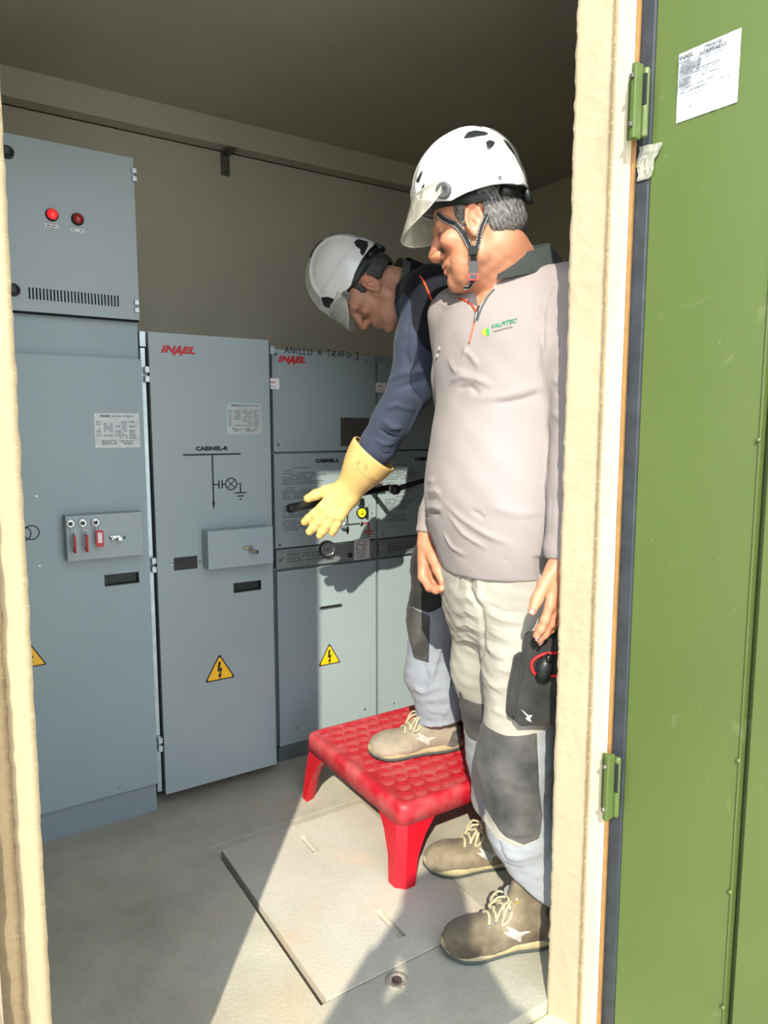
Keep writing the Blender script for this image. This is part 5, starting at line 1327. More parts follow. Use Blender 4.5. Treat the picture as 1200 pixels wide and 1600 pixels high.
# shirt
M_shirt = cloth_mat('grey_jersey', (.315, .275, .263), .95, var=.04, weave=1200, dscale=5, bump=.12)
M_collar = cloth_mat('dark_grey_collar', (.085, .10, .098), .95, var=.05, weave=1200)
v = Vol((.72, .78, .84), (1.52, 1.75, 1.66), HC)
v.loft(torso1, s1, .02, grow=.0)
v.chain([torso1[0][0]+Zv*.012, shL+Zv*.012], [.062, .056], .05); v.chain([torso1[0][0]+Zv*.012, shR+Zv*.012], [.062, .056], .05)
v.chain([shL, shL*.5+elL*.5, elL], [.066, .061, .050], .03); v.chain([elL, elL*.5+wrL*.5, wrL+(elL-wrL)*.06, wrL], [.050, .045, .039, .036], .012)
v.chain([shR, shR*.5+elR*.5, elR], [.066, .060, .052], .03); v.chain([elR, elR*.5+wrR*.5, wrR+(elR-wrR)*.22, wrR+(elR-wrR)*.2, wrR], [.052, .046, .046, .041, .038], .010)
v.cut_local(wrL-Zv*.004, (wrL-elL)+Zv*-.02, .07); v.cut_local(wrR-Zv*.002, wrR-elR, .07)
hem = A(789, 886, 1.66); 
n_h = Zv*-1.0-f1*.06; v.cut_local(hem, n_h, .24)
# open neck
v.cone(nb-Zv*.03+f1*.02, nb+Zv*.12-f1*.0, .064, .075, .01, 'sub'); v.cone(A(750, 446, 1.622), A(744, 487, 1.612), .030, .006, .004, 'sub')
sh1 = v.mesh().keep_largest(); sh1.compact(); sh1.smooth(1); bsh = sh1.bvh()
pk = lambda *pts: [pick(bsh, x, y) for x, y in pts if pick(bsh, x, y) is not None]
FL = []
def F(pts, w_, a_, px=None):
    q_ = pk(*pts)
    if len(q_) >= 2: FL.append((q_, w_, a_))
# drape folds seen on the chest and belly
F([(700, 600), (720, 588), (745, 592), (775, 605)], .007, .006); F([(712, 608), (735, 604), (752, 618)], .006, -.005)
F([(740, 625), (790, 620), (850, 600)], .009, .006); F([(770, 632), (815, 624), (852, 612)], .006, -.006)
F([(700, 560), (712, 580), (738, 583)], .006, .004); F([(722, 545), (735, 555), (750, 575)], .006, .004); F([(730, 540), (722, 560), (705, 575)], .006, .003)
F([(690, 780), (720, 810), (760, 835), (800, 850)], .007, .0045); F([(697, 800), (725, 835), (765, 858)], .006, .0045); F([(690, 830), (705, 855), (730, 868)], .005, .004)
F([(735, 797), (748, 804), (758, 811)], .004, -.004); F([(760, 790), (810, 802), (850, 800)], .010, .003)
F([(845, 500), (852, 540), (848, 580)], .010, .004); F([(838, 470), (848, 500), (850, 545)], .006, -.004)
F([(683, 470), (700, 480), (715, 478)], .005, .003)
# sleeve bunching
F([(664, 800), (676, 792), (690, 794)], .006, .006); F([(663, 806), (676, 802), (690, 804)], .0045, -.006); F([(668, 770), (680, 766), (690, 772)], .006, .005); F([(666, 785), (676, 780), (690, 782)], .005, -.004); F([(668, 752), (680, 750)], .005, .004)
F([(862, 590), (880, 602), (898, 600)], .006, .004); F([(860, 640), (878, 655), (895, 660)], .007, .004); F([(866, 610), (884, 622), (898, 622)], .005, -.004)
# seams: armhole, side, cuff, hem
F([(893, 405), (868, 435), (852, 475), (848, 520), (856, 570)], .0022, -.003); F([(856, 600), (857, 680), (862, 780), (860, 870)], .0018, -.0022)
F([(693, 862), (720, 872), (790, 874), (860, 874)], .0016, -.002); F([(656, 806), (672, 808), (690, 808)], .002, -.003)
folds(sh1, FL); sh1.push(.0016*vnoise(sh1.P, 38, 5)+.0007*vnoise(sh1.P, 90, 6))
shirt1 = to_obj(SM(sh1.P.copy(), sh1.Q.copy()), 'shirt', M_shirt, man1); shirt1['label'] = 'worn grey long-sleeved jersey shirt'
bsh = sh1.bvh()
prof = [(.066, .064, -.016, .030, 0), (.068, .068, .012, .058, 0), (.072, .072, .026, .086, 0), (.082, .082, .028, .088, 0), (.098, .102, .002, .062, 0), (.112, .120, -.024, .038, 0)]
col1 = loop_collar('collar', M_collar, shirt1, nb+V3(0, 0, -.012)+f1*.012, f1, s1, prof, gap=15); col1['label'] = 'dark grey knitted collar'
# zip, placket edge, logo
zp = [pick(bsh, x, y, .002) for x, y in ((748, 478), (744, 492), (740, 508), (736, 524), (733, 536))]; zp = [z for z in zp if z]
MB().tube(spline(zp, 4), .0022, 8).build('zip', mat('zip_orange', (.52, .13, .06), .6), shirt1, True)
zs = zp[:3]; MB().tube([zs[0]-ray(748, 478)*.002, zs[1]-ray(744, 492)*.003, zs[1].lerp(zs[2], .7)-ray(744, 500)*.003], [.003, .0035, .0022], 8).build('zip_puller', M_chrome, shirt1, True)
ed = [p for p in (pick(bsh, x, y, .002) for x, y in ((716, 466), (726, 469), (736, 476), (742, 484), (745, 492))) if p]
MB().tube(spline(ed, 4), .0024, 8).build('placket_edge', mat('orange_trim', (.70, .06, .03), .6), shirt1, True)
ed = [p for p in (pick(bsh, x, y, .002) for x, y in ((772, 452), (763, 462), (756, 474), (750, 487), (746, 500))) if p]
MB().tube(spline(ed, 4), .0022, 8).build('zip_tape', M_collar, shirt1, True)
lo_ = pick(bsh, 786, 509); e1 = (pick(bsh, 808, 503)-pick(bsh, 762, 515)).normalized()
M_lg = mat('logo_green', (.01, .20, .10), .7); M_ly = mat('logo_lime', (.45, .62, .02), .7)
wrap_flat(text_mesh('VALFITEC', .0125, shear=.35, bold=.0003, sx=1.05), bsh, lo_+Vector((0, 0, .004)), e1, UPV, .0012, M_lg, shirt1, 'logo_lettering')
wrap_flat(text_mesh('mantenimiento', .0070, shear=.2, sx=1.0), bsh, lo_+Vector((0, 0, -.007)), e1, UPV, .0012, M_print, shirt1, 'logo_lettering')
lm_ = bpy.data.meshes.new('x'); bmx = bmesh.new(); bmesh.ops.create_circle(bmx, cap_ends=True, radius=.0085, segments=20); bmx.to_mesh(lm_); bmx.free()
wrap_flat(lm_, bsh, Vector(lo_)-e1*.039+Vector((0, 0, -.003)), e1, UPV, .0010, M_ly, shirt1, 'logo_disc'); lm_.transform(Matrix.Diagonal((.45, 1, 1, 1))); wrap_flat(lm_, bsh, Vector(lo_)-e1*.034+Vector((0, 0, -.004)), e1, UPV, .0016, mat('logo_green2', (.02, .42, .10), .7), shirt1, 'logo_leaf')
for x, y in ((687, 545), (684, 556)):
    p_ = pick(bsh, x, y, .001)
    if p_: MB().lathe(p_, -ray(x, y), [(.0055, -.001), (.0055, .0012), (.002, .0018), (0, .0012)], 14).build('button', mat('button_grey', (.25, .24, .24), .4), shirt1, True)

# trousers
M_tr1 = cloth_mat('faded_light_trousers', (.36, .34, .285), .95, var=.12, weave=1000, dirt=(.43, .405, .34), dscale=7)
M_trb = cloth_mat('faded_blue_grey', (.275, .29, .305), .95, var=.06, weave=1000)
M_pad = cloth_mat('dusty_black_canvas', (.050, .050, .048), .95, var=.15, weave=900, dirt=(.115, .11, .105), dscale=13)
M_pkt = cloth_mat('black_canvas', (.026, .026, .025), .95, var=.2, weave=900, dirt=(.05, .048, .045), dscale=13)
v = Vol((.82, .80, .03), (1.56, 1.70, 1.10), HC)
v.loft([(A(789, 860, 1.67), .160, .118), (A(789, 900, 1.675), .166, .120), (A(790, 950, 1.68), .165, .112)], s1, .03)
cuffL = V3(1.162, 1.098, .092); cuffR = V3(1.290, 1.388, .100)
v.chain([hL, A(818, 1040, 1.60), kL, A(815, 1290, 1.565), aL+Zv*.06, cuffL], [.096, .090, .082, .074, .068, .066], .035)
v.chain([hR, A(760, 1040, 1.76), kR, A(782, 1250, 1.83), aR+Zv*.05, cuffR], [.090, .084, .075, .070, .064, .062], .035)
v.cut_local(cuffL+Zv*.032, (-.66, .27, -1), .15); v.cut_local(cuffR+Zv*.018, (-.60, .25, -1), .14)
t1 = v.mesh().keep_largest(); t1.compact(); t1.smooth(1); bt = t1.bvh(); FL = []
pk = lambda *pts: [pick(bt, x, y) for x, y in pts if pick(bt, x, y) is not None]
F([(752, 885), (748, 920), (752, 945)], .010, .007); F([(735, 890), (733, 920), (750, 950), (755, 990)], .006, -.007); F([(756, 945), (754, 1010), (748, 1100)], .006, -.008)
rnd = random.Random(12)
for k in range(9):
    y = 925+k*11; F([(710, y+rnd.randint(-3, 3)), (728, y-4), (748, y+8)], .0042, .0038*(1 if k % 2 else -.8))
for k in range(10):
    y = 950+k*13; F([(758, y-8+k), (785, y+6), (820, y+8+rnd.randint(-6, 4))], .005, .0036*(1 if k % 2 else -.8))
for (a_, b_, c_) in (((757, 1000), (770, 1020), (800, 1035)), ((752, 1040), (765, 1065), (790, 1085)), ((750, 1090), (775, 1110), (800, 1118))): F([a_, b_, c_], .007, .005)
for k in range(7):
    y = 1292+k*17; F([(776+k*3, y), (805, y+12+rnd.randint(-4, 4)), (850, y+4)], .0065, .0065*(1 if k % 2 == 0 else -.8))
F([(778, 1310), (795, 1345), (815, 1390)], .006, -.006); F([(757, 1255), (760, 1280), (772, 1300)], .006, .005)
F([(846, 1150), (850, 1240), (852, 1370)], .0018, -.0025); F([(850, 1150), (854, 1240), (856, 1370)], .0018, -.0025)
F([(722, 880), (718, 900), (713, 925)], .003, -.003)
folds(t1, FL); t1.push(.0022*vnoise(t1.P, 42, 8)+.001*vnoise(t1.P*V3(1, 1, 2.2), 90, 9))
tro1 = to_obj(SM(t1.P.copy(), t1.Q.copy()), 'trousers', M_tr1, man1); tro1['label'] = 'faded work trousers with black knee patches'
def leg_part(sm, poly, d, name, m, par, off=.002, thr=.25, wf=None):
    val = sd_front(sm, pxpoly(poly, d), None, thr)
    if wf is not None: val = np.where(wf(sm.P), val, .05)
    r = patch_shell(sm, val, off, .003); return to_obj(r, name, m, par) if r is not None else None
midx = npv(RGT); isL = lambda P: (P@npv(FWD)) < 1.72
leg_part(t1, [(738, 1268), (762, 1300), (800, 1306), (836, 1295), (880, 1298), (880, 1410), (870, 1440), (740, 1440), (730, 1300)], 1.53, 'lower_leg_panel', M_trb, tro1, .0010, .6, isL)
leg_part(t1, [(700, 1150), (768, 1150), (790, 1440), (700, 1400)], 1.76, 'lower_leg_panel', M_trb, tro1, .0010, .6, lambda P: ~isL(P))
leg_part(t1, [(838, 1140), (885, 1140), (885, 1310), (838, 1310)], 1.52, 'side_panel', M_trb, tro1, .0009, .6, isL)
leg_part(t1, [(744, 1147), (790, 1150), (837, 1143), (838, 1220), (846, 1270), (838, 1300), (815, 1308), (790, 1302), (765, 1280), (750, 1235)], 1.51, 'knee_patch', M_pad, tro1, .0030, .35, isL)
leg_part(t1, [(718, 1073), (745, 1076), (770, 1078), (770, 1160), (735, 1158), (724, 1130)], 1.72, 'knee_patch', M_pad, tro1, .0030, .35, lambda P: ~isL(P))
# hanging holster pocket
mbp = bmesh.new(); HPd = 1.475
def pocket(name, poly, d, th, m, par, bev=.004, bulge=.012):
    bm = bmesh.new(); pts = [at(x, y, d) for x, y in poly]; c = sum(pts, Vector())/len(pts)
    f_ = bm.faces.new([bm.verts.new(p) for p in pts]); f_.normal_update()
    r = bmesh.ops.extrude_face_region(bm, geom=[f_]); vs = [g for g in r['geom'] if isinstance(g, bmesh.types.BMVert)]
    bmesh.ops.translate(bm, vec=FWD*th, verts=vs); bmesh.ops.recalc_face_normals(bm, faces=bm.faces)
    bmesh.ops.bevel(bm, geom=list(bm.edges), offset=bev, segments=3, profile=.5, affect='EDGES')
    bmesh.ops.transform(bm, matrix=parent_world(par).inverted(), verts=bm.verts)
    me = bpy.data.meshes.new(name); bm.to_mesh(me); bm.free(); return link(name, me, m, par, True)
pocket('pocket_back', [(806, 1030), (815, 1024), (850, 1030), (850, 1132), (815, 1134), (793, 1120), (796, 1080)], 1.487, .03, M_pkt, tro1, .004)
hpk = pocket('holster_pocket', [(822, 998), (832, 992), (882, 990), (890, 1000), (892, 1132), (812, 1136), (803, 1124), (812, 1075), (820, 1040)], 1.462, .034, M_pkt, tro1, .005); hpk['label'] = 'black hanging tool pocket with red trim'
rt = spline([at(x, y, 1.458) for x, y in ((874, 1020), (850, 1022), (833, 1032), (831, 1044), (838, 1054), (858, 1056), (880, 1056))], 6); MB().tube(rt, .0032, 8).build('red_trim', mat('red_webbing', (.62, .01, .015), .6), hpk, True)
MB().tube([at(848, 1060, 1.457), at(850, 1040, 1.453), at(857, 1026, 1.452)], [.016, .017, .010], 14).build('pouch_insert', M_dark, hpk, True)
MB().tube([at(856, 1034, 1.447), at(858, 1022, 1.447)], [.009, .006], 12).build('tool_tip', mat('glossy_black', (.01, .01, .01), .15), hpk, True)
lgm = MB(); pl_ = [at(x, y, 1.4605) for x, y in ((814, 1108), (826, 1118), (832, 1117), (828, 1123), (831, 1128), (825, 1126), (821, 1122), (825, 1121))]; lgm.poly(pl_).build('flash_logo', mat('flash_white', (.62, .62, .58), .6), hpk)
so1 = shoe(man1, V3(1.205, 1.083, 0), (-.925, .38), 0.0, M_suede, right=False); so1['label'] = 'dusty brown lace-up work shoe, the nearer one'
so1_sm = LAST_SHOE
so2 = shoe(man1, V3(1.352, 1.352, 0), (-.925, .38), 0.0, M_suede, right=True); so2['label'] = 'dusty brown lace-up work shoe, the farther one'
bh = pick(so1_sm.bvh(), 797, 1394) or at(797, 1394, 1.5)
bd = MB().lathe(bh, -ray(797, 1394), [(.0165, 0), (.0165, .002), (.015, .003), (0, .003)], 24).build('badge', M_dark, so1)
for an_ in (aL, aR): MB().tube([an_+Zv*.09, an_+Zv*.02, an_-Zv*.04], [.043, .037, .034], 20).build('sock', mat('dark_sock', (.04, .04, .045), .9), man1, True)
# ================================================================== the red step stool
STZ = .225
stool = empty('step_stool', (1.28, 1.72, 0), 'low red plastic step stool with a top of raised rings, one man standing on it', 'stool')
M_rp = mat('red_plastic', (.45, .004, .014), .38, noise=.10, nscale=9, bump=.08, bscale=150)
def red_top_mat():
    m, n, l, b = new_mat('red_plastic_dusty'); tc = n.new('ShaderNodeTexCoord'); t = n.new('ShaderNodeTexNoise'); t.inputs['Scale'].default_value = 11; t.inputs['Detail'].default_value = 8; l.new(tc.outputs['Object'], t.inputs[0])
    r = n.new('ShaderNodeValToRGB'); r.color_ramp.elements[0].position = .42; r.color_ramp.elements[1].position = .78; r.color_ramp.elements[0].color = (.43, .006, .018, 1); r.color_ramp.elements[1].color = (.52, .13, .13, 1); l.new(t.outputs[0], r.inputs[0]); l.new(r.outputs[0], b.inputs['Base Color']); b.inputs['Roughness'].default_value = .5; return m
M_rt = red_top_mat()
SX0, SX1, SY0, SY1 = .985, 1.62, 1.445, 2.005
def rrect(x0, x1, y0, y1, r, n=6):
    return [(cx+r*cos(radians(a)), cy+r*sin(radians(a))) for cx, cy, a0 in ((x1-r, y1-r, 0), (x0+r, y1-r, 90), (x0+r, y0+r, 180), (x1-r, y0+r, 270)) for a in np.linspace(a0, a0+90, n)]
def loops(levels, name, m, par, capb=False, capt=False):
    bm = bmesh.new(); rows = [[bm.verts.new((x, y, z)) for x, y in pts] for z, pts in levels]; n = len(rows[0])
    for A_, B_ in zip(rows, rows[1:]):
        for k in range(n): bm.faces.new((A_[k], A_[(k+1) % n], B_[(k+1) % n], B_[k]))
    if capb: bm.faces.new(rows[0])
    if capt: bm.faces.new(rows[-1])
    bmesh.ops.recalc_face_normals(bm, faces=bm.faces); bmesh.ops.transform(bm, matrix=parent_world(par).inverted(), verts=bm.verts)
    me = bpy.data.meshes.new(name); bm.to_mesh(me); bm.free(); return link(name, me, m, par, True)
g = lambda o: rrect(SX0+o, SX1-o, SY0+o, SY1-o, .030)
tp = loops([(STZ-.055, g(.006)), (STZ-.055, g(-.003)), (STZ-.014, g(.000)), (STZ-.004, g(.003)), (STZ, g(.010)), (STZ-.0005, g(.022)), (STZ-.002, g(.026))], 'top', M_rt, stool, False, True)
loops([(STZ-.055, g(.006)), (STZ-.030, g(.009)), (STZ-.012, g(.012))], 'apron_inner', M_rp, stool, False, True)
ringm = None; R0 = .0225; ny = 11; nx = 13
for j in range(ny):
    for i in range(nx):
        x = SX0+.048+i*.0455+(.0228 if j % 2 else 0); y = SY0+.046+j*.0470
        if x > SX1-.04 or y > SY1-.035: continue
        if ringm is None:
            mb = MB(); mb.lathe((0, 0, 0), (0, 0, 1), [(R0-.002, -.001), (R0-.0025, .0009), (R0-.0040, .0009), (R0-.0046, .0002), (.0085, .0002), (.0078, .0008), (.0062, .0008), (.0055, .0002), (0, .0002)], 22)
            bmesh.ops.recalc_face_normals(mb.bm, faces=mb.bm.faces); ringm = bpy.data.meshes.new('grip_ring'); mb.bm.to_mesh(ringm); mb.bm.free(); ringm.materials.append(M_rt); ringm.polygons.foreach_set('use_smooth', [True]*len(ringm.polygons))
        o = bpy.data.objects.new('grip_ring', ringm); COL.objects.link(o); o.parent = tp; o.location = parent_world(tp).inverted() @ Vector((x, y, STZ-.002))
def leg(cx, cy, dx, dy):
    # hollow L-shaped corner leg, splayed outward, chamfered outer corner
    lv_ = []
    def sec(t):
        o = -.020*t+.0025; w_ = .130-.078*min(1, t*1.3)**.6; x0, y0 = cx+dx*o, cy+dy*o; th = .012; ch = .022
        P = [(ch, 0), (w_, 0), (w_, .007), (w_-.008, .030), (w_-.012, .034), (.034, .034), (.034, w_-.012), (.030, w_-.008), (.007, w_), (0, w_), (0, ch)]
        return [(x0+dx*a, y0+dy*b_) for a, b_ in P]
    o = loops([(0, sec(1.0)), (.004, sec(1.0)), (.075, sec(.66)), (.130, sec(.35)), (STZ-.045, sec(.02)), (STZ-.040, sec(.02))], 'leg', M_rp, stool, True, True)
    for p in o.data.polygons: p.use_smooth = False
for cx, cy, dx, dy in ((SX0, SY0, 1, 1), (SX0, SY1, 1, -1), (SX1, SY0, -1, 1), (SX1, SY1, -1, -1)): leg(cx, cy, dx, dy)

# ================================================================== the man in the navy jacket
man2 = empty('person', (1.38, 1.72, STZ), 'man in a navy jacket and white helmet bending forward on the red stool', 'person')
f2, s2 = axes(157)
H2 = Frame(A(580, 449, 2.235), 142, 66)
nb2 = A(634, 452, 2.245)
torso2 = [(A(650, 472, 2.245), .085, .066), (A(664, 478, 2.245), .150, .092), (A(700, 530, 2.26), .172, .115), (A(734, 600, 2.28), .168, .115), (A(752, 665, 2.29), .160, .120), (A(760, 720, 2.30), .160, .125)]
shL2 = A(655, 474, 2.245)+s2*.150; shR2 = A(655, 470, 2.245)-s2*.150
elL2 = A(640, 610, 2.14); wrL2 = A(585, 706, 2.20); 
elR2 = A(775, 640, 2.44); wrR2 = A(765, 745, 2.42)
hpL2 = A(735, 790, 2.19); hpR2 = A(765, 800, 2.36); knL2 = A(679, 960, 2.125); knR2 = A(738, 960, 2.30)
anL2 = V3(1.275, 1.662, STZ+.115); anR2 = V3(1.600, 1.760, STZ+.115)
sp2 = SM
v = Vol((.82, 1.40, STZ), (1.86, 2.26, 1.80), HV+.0004)
toe2 = V3(-.94, .33, 0)
build_body(v, H2, torso2, f2, s2, (shL2, shR2), (elL2, elR2), (wrL2, wrR2), (hpL2, hpR2), (knL2, knR2), (anL2, anR2), None, neck0=nb2, toes=(toe2, toe2), neck_r=.056)
gW = A(546, 764, 2.225); gD = A(498, 826, 2.215)-gW
hd2 = hand_sdf(v, wrR2, A(760, 780, 2.42)-wrR2, f2, -s2, [(40, 35, 20)]*4, 1.0)
v.chain([wrL2, gW], [.026, .026], .01)
hand_sdf(v, gW, gD, A(470, 745, 2.22)-gW, npv(FWD), [(6, 8, 5), (5, 7, 5), (5, 7, 5), (7, 8, 5)], 1.04, thumb=(.62, .52, .22), spread=.17)
b2_ = v.mesh().keep_largest(); b2_.compact(); b2_.smooth(1)
skin2 = (.50, .255, .165); col = skin_colours(b2_.P, H2, skin2, grey=(.06, .05, .045), beard=.3)
body2 = to_obj(SM(b2_.P.copy(), b2_.Q.copy()), 'body', M_skin, man2, col=col); bv2 = b2_.bvh()
hair(H2, man2, hair_mat('dark_hair', (.015, .013, .011), (.075, .068, .06)), 9, low=-.028)['label'] = 'short dark hair'
hq = lambda pts, s=.11: [hp(H2, x, y, s) for x, y in pts]
piv2 = hp(H2, 541, 461)
M_grey_c = mat('pivot_grey', (.16, .16, .15), .4)
hm2 = helmet(H2, man2, [(hq([(553, 378), (559, 374), (575, 378), (575, 385), (569, 398), (566, 400), (562, 394), (564, 390), (556, 385)]), (1, -1)), (hq([(502, 464), (513, 464), (525, 468), (523, 476), (515, 482), (506, 478)]), (1, -1))],
    [(piv2[0], piv2[1], .0145, M_grey_c, .004)], vis_mat=M_visor_clear, vproj=.018, vdrop=.064, vang=58, vtop=.080)
hm2['label'] = 'white helmet with side vent inserts and a clear visor, tipped forward'
# temple strap
stp, sn = on_skin([(545, 470), (549, 455), (556, 444), (565, 437)], .004, None, H2, bv2)
# jacket
M_jkt = cloth_mat('navy_softshell', (.052, .066, .105), .9, var=.07, weave=1100, dscale=6, bump=.15)
M_jkt_d = cloth_mat('black_softshell', (.012, .014, .020), .9, var=.1, weave=1100)
v = Vol((.98, 1.42, 1.00), (1.86, 2.26, 1.78), HC)
v.loft(torso2, s2, .02, grow=.004)
v.chain([torso2[0][0]-Zv*.01, shL2+Zv*.012], [.060, .060], .05); v.chain([torso2[0][0]-Zv*.01, shR2+Zv*.012], [.060, .060], .05)
v.chain([shL2, shL2*.5+elL2*.5, elL2], [.078, .070, .066], .03); v.chain([elL2, elL2*.5+wrL2*.5, wrL2+(elL2-wrL2)*.1, wrL2], [.066, .060, .055, .053], .015)
v.chain([shR2, elR2], [.074, .060], .03); v.chain([elR2, wrR2], [.060, .045], .015)
v.cut_local(wrL2+(wrL2-elL2)*.10, wrL2-elL2, .10); v.cut_local(wrR2, wrR2-elR2, .08)
hax = (torso2[0][0]-torso2[3][0]); hax /= np.linalg.norm(hax)
v.cone(nb2-hax*.02+f2*.01, nb2+hax*.10+f2*.02, .058, .068, .008, 'sub')
j2 = v.mesh().keep_largest(); j2.compact(); j2.smooth(1); bj = j2.bvh(); FL = []
pk = lambda *pts: [pick(bj, x, y) for x, y in pts if pick(bj, x, y) is not None]
F([(605, 600), (625, 585), (655, 580), (680, 572)], .010, .007); F([(612, 612), (640, 600), (668, 592)], .008, -.007); F([(598, 655), (612, 668), (630, 668)], .008, .008); F([(592, 668), (606, 680), (622, 684)], .006, -.007)
F([(585, 685), (600, 694), (618, 692)], .007, .006); F([(640, 520), (632, 550), (640, 580)], .010, -.006); F([(600, 640), (620, 632), (650, 640)], .008, .006); F([(608, 560), (615, 540), (640, 515)], .009, .005)
F([(660, 620), (650, 650), (628, 690)], .008, .006); F([(590, 700), (600, 710), (612, 708)], .005, -.004)
F([(655, 440), (640, 480), (637, 520), (652, 560), (676, 575)], .0022, -.003)
folds(j2, FL); j2.push(.0022*vnoise(j2.P, 34, 15)+.0009*vnoise(j2.P, 85, 16))
jkt = to_obj(SM(j2.P.copy(), j2.Q.copy()), 'jacket', M_jkt, man2); bj = j2.bvh(); jkt['label'] = 'navy softshell jacket with orange piping'
yk = leg_part(j2, [(570, 380), (730, 380), (730, 610), (690, 590), (672, 560), (655, 545), (642, 515), (640, 480), (628, 462), (600, 500), (585, 520), (575, 460)], 2.16, 'yoke', M_jkt_d, jkt, .0012, .75, None)
pl_ = [p for p in (pick(bj, x, y, .003) for x, y in ((656, 431), (662, 440), (670, 458), (678, 476), (686, 492), (692, 506))) if p]
if len(pl_) > 1: MB().tube(spline(pl_, 4), .0032, 8).build('piping', mat('orange_piping', (.62, .08, .03), .6), jkt, True)
C2 = Frame(nb2, 157, 50)
def tilt_collar(name, m, par, C, ax, fx, sx, prof, gap):
    bm = bmesh.new(); rows = []; n = 48
    for k in range(n+1):
        a = radians(gap+(360-2*gap)*k/n); rows.append([bm.verts.new(npv(C)+fx*(rf*cos(a))+sx*(rs*sin(a))+ax*(z+zb*(1-cos(a))/2)) for rf, rs, z, zb in prof])
    for A_, B_ in zip(rows, rows[1:]):
        for j in range(len(prof)-1): bm.faces.new((A_[j], A_[j+1], B_[j+1], B_[j]))
    bmesh.ops.solidify(bm, geom=bm.faces[:], thickness=.003); bmesh.ops.recalc_face_normals(bm, faces=bm.faces); bmesh.ops.transform(bm, matrix=parent_world(par).inverted(), verts=bm.verts)
    me = bpy.data.meshes.new(name); bm.to_mesh(me); bm.free(); return link(name, me, m, par, True)
axn = (npv(H2(-.03, 0, -.06))-nb2); axn = axn/np.linalg.norm(axn)*.75+hax*.25; axn /= np.linalg.norm(axn); fxn = f2-axn*(f2@axn); fxn /= np.linalg.norm(fxn); sxn = np.cross(axn, fxn)
tilt_collar('collar', M_jkt_d, jkt, nb2-axn*.020, axn, fxn, sxn, [(.092, .086, -.03, 0), (.090, .082, .020, .0), (.088, .080, .046, .006)], 14)
tilt_collar('inner_collar', cloth_mat('pale_grey_collar', (.20, .22, .20), .95), jkt, nb2-axn*.012, axn, fxn, sxn, [(.080, .076, -.02, 0), (.079, .073, .030, .0), (.078, .071, .056, .010)], 20)
fr = [npv(nb2)-axn*.020+fxn*(.094*cos(radians(a)))+sxn*(.086*sin(radians(a)))+axn*z for a, z in ((24, .044), (19, .030), (18, .012), (17, -.01), (16, -.03))]
MB().tube(spline(fr, 4), .0034, 8).build('zip', mat('orange_piping', (.62, .08, .03), .6), jkt, True)
# trousers
M_tr2 = cloth_mat('blue_grey_trousers', (.255, .275, .315), .95, var=.06, weave=1000, dscale=7)
v = Vol((1.05, 1.42, STZ+.03), (1.86, 2.20, 1.24), HC)
v.loft([(A(758, 700, 2.30), .155, .120), (A(756, 760, 2.28), .158, .120), (A(752, 815, 2.27), .15, .11)], s2, .03)
cf2L = anL2-Zv*.012-toe2*.0; cf2R = anR2-Zv*.02
v.chain([hpL2, A(692, 880, 2.15), knL2, A(672, 1050, 2.105), anL2+Zv*.06, cf2L], [.098, .090, .076, .074, .070, .074], .03)
v.chain([hpR2, A(735, 880, 2.33), knR2, anR2+Zv*.06, cf2R], [.096, .088, .076, .068, .068], .03)
v.cut_local(cf2L+Zv*.000, (.10, -.1, -1), .12); v.cut_local(cf2R, (.1, 0, -1), .12)
t2 = v.mesh().keep_largest(); t2.compact(); t2.smooth(1); bt = t2.bvh(); FL = []
pk = lambda *pts: [pick(bt, x, y) for x, y in pts if pick(bt, x, y) is not None]
for k in range(5):
    y = 1085+k*13; F([(640-k*3, y), (665, y+10-(k % 2)*6), (702, y+2)], .0065, .008*(1 if k % 2 == 0 else -.8))
F([(645, 1070), (660, 1082), (690, 1070)], .008, .008); F([(660, 1030), (668, 1060), (660, 1090)], .008, -.006); F([(640, 1095), (668, 1112), (700, 1112)], .006, .007)
F([(690, 1000), (680, 1040), (668, 1075)], .008, .006); F([(672, 960), (671, 1020), (664, 1090), (650, 1140)], .0022, .003); F([(684, 930), (696, 950), (700, 980)], .007, -.005)
folds(t2, FL); t2.push(.0025*vnoise(t2.P, 40, 28)+.0012*vnoise(t2.P*V3(1, 1, 2), 95, 29))
tro2 = to_obj(SM(t2.P.copy(), t2.Q.copy()), 'trousers', M_tr2, man2); tro2['label'] = 'blue-grey work trousers with black pockets'
leg_part(t2, [(630, 850), (720, 850), (720, 935), (700, 950), (690, 940), (676, 948), (668, 950), (640, 945)], 2.10, 'hip_pocket', M_pkt, tro2, .0024, .5, None)
leg_part(t2, [(630, 946), (648, 952), (671, 960), (669, 1028), (648, 1026), (638, 985)], 2.07, 'thigh_pocket', M_pad, tro2, .0045, .5, None)
so3 = shoe(man2, V3(1.345, 1.640, 0), (-.945, .325), STZ, M_suede_l, right=False); so3['label'] = 'tan work shoe planted on the stool'
so4 = shoe(man2, V3(1.672, 1.735, 0), (-.945, .325), STZ, M_suede_l, right=True); so4['label'] = 'tan work shoe at the back of the stool'
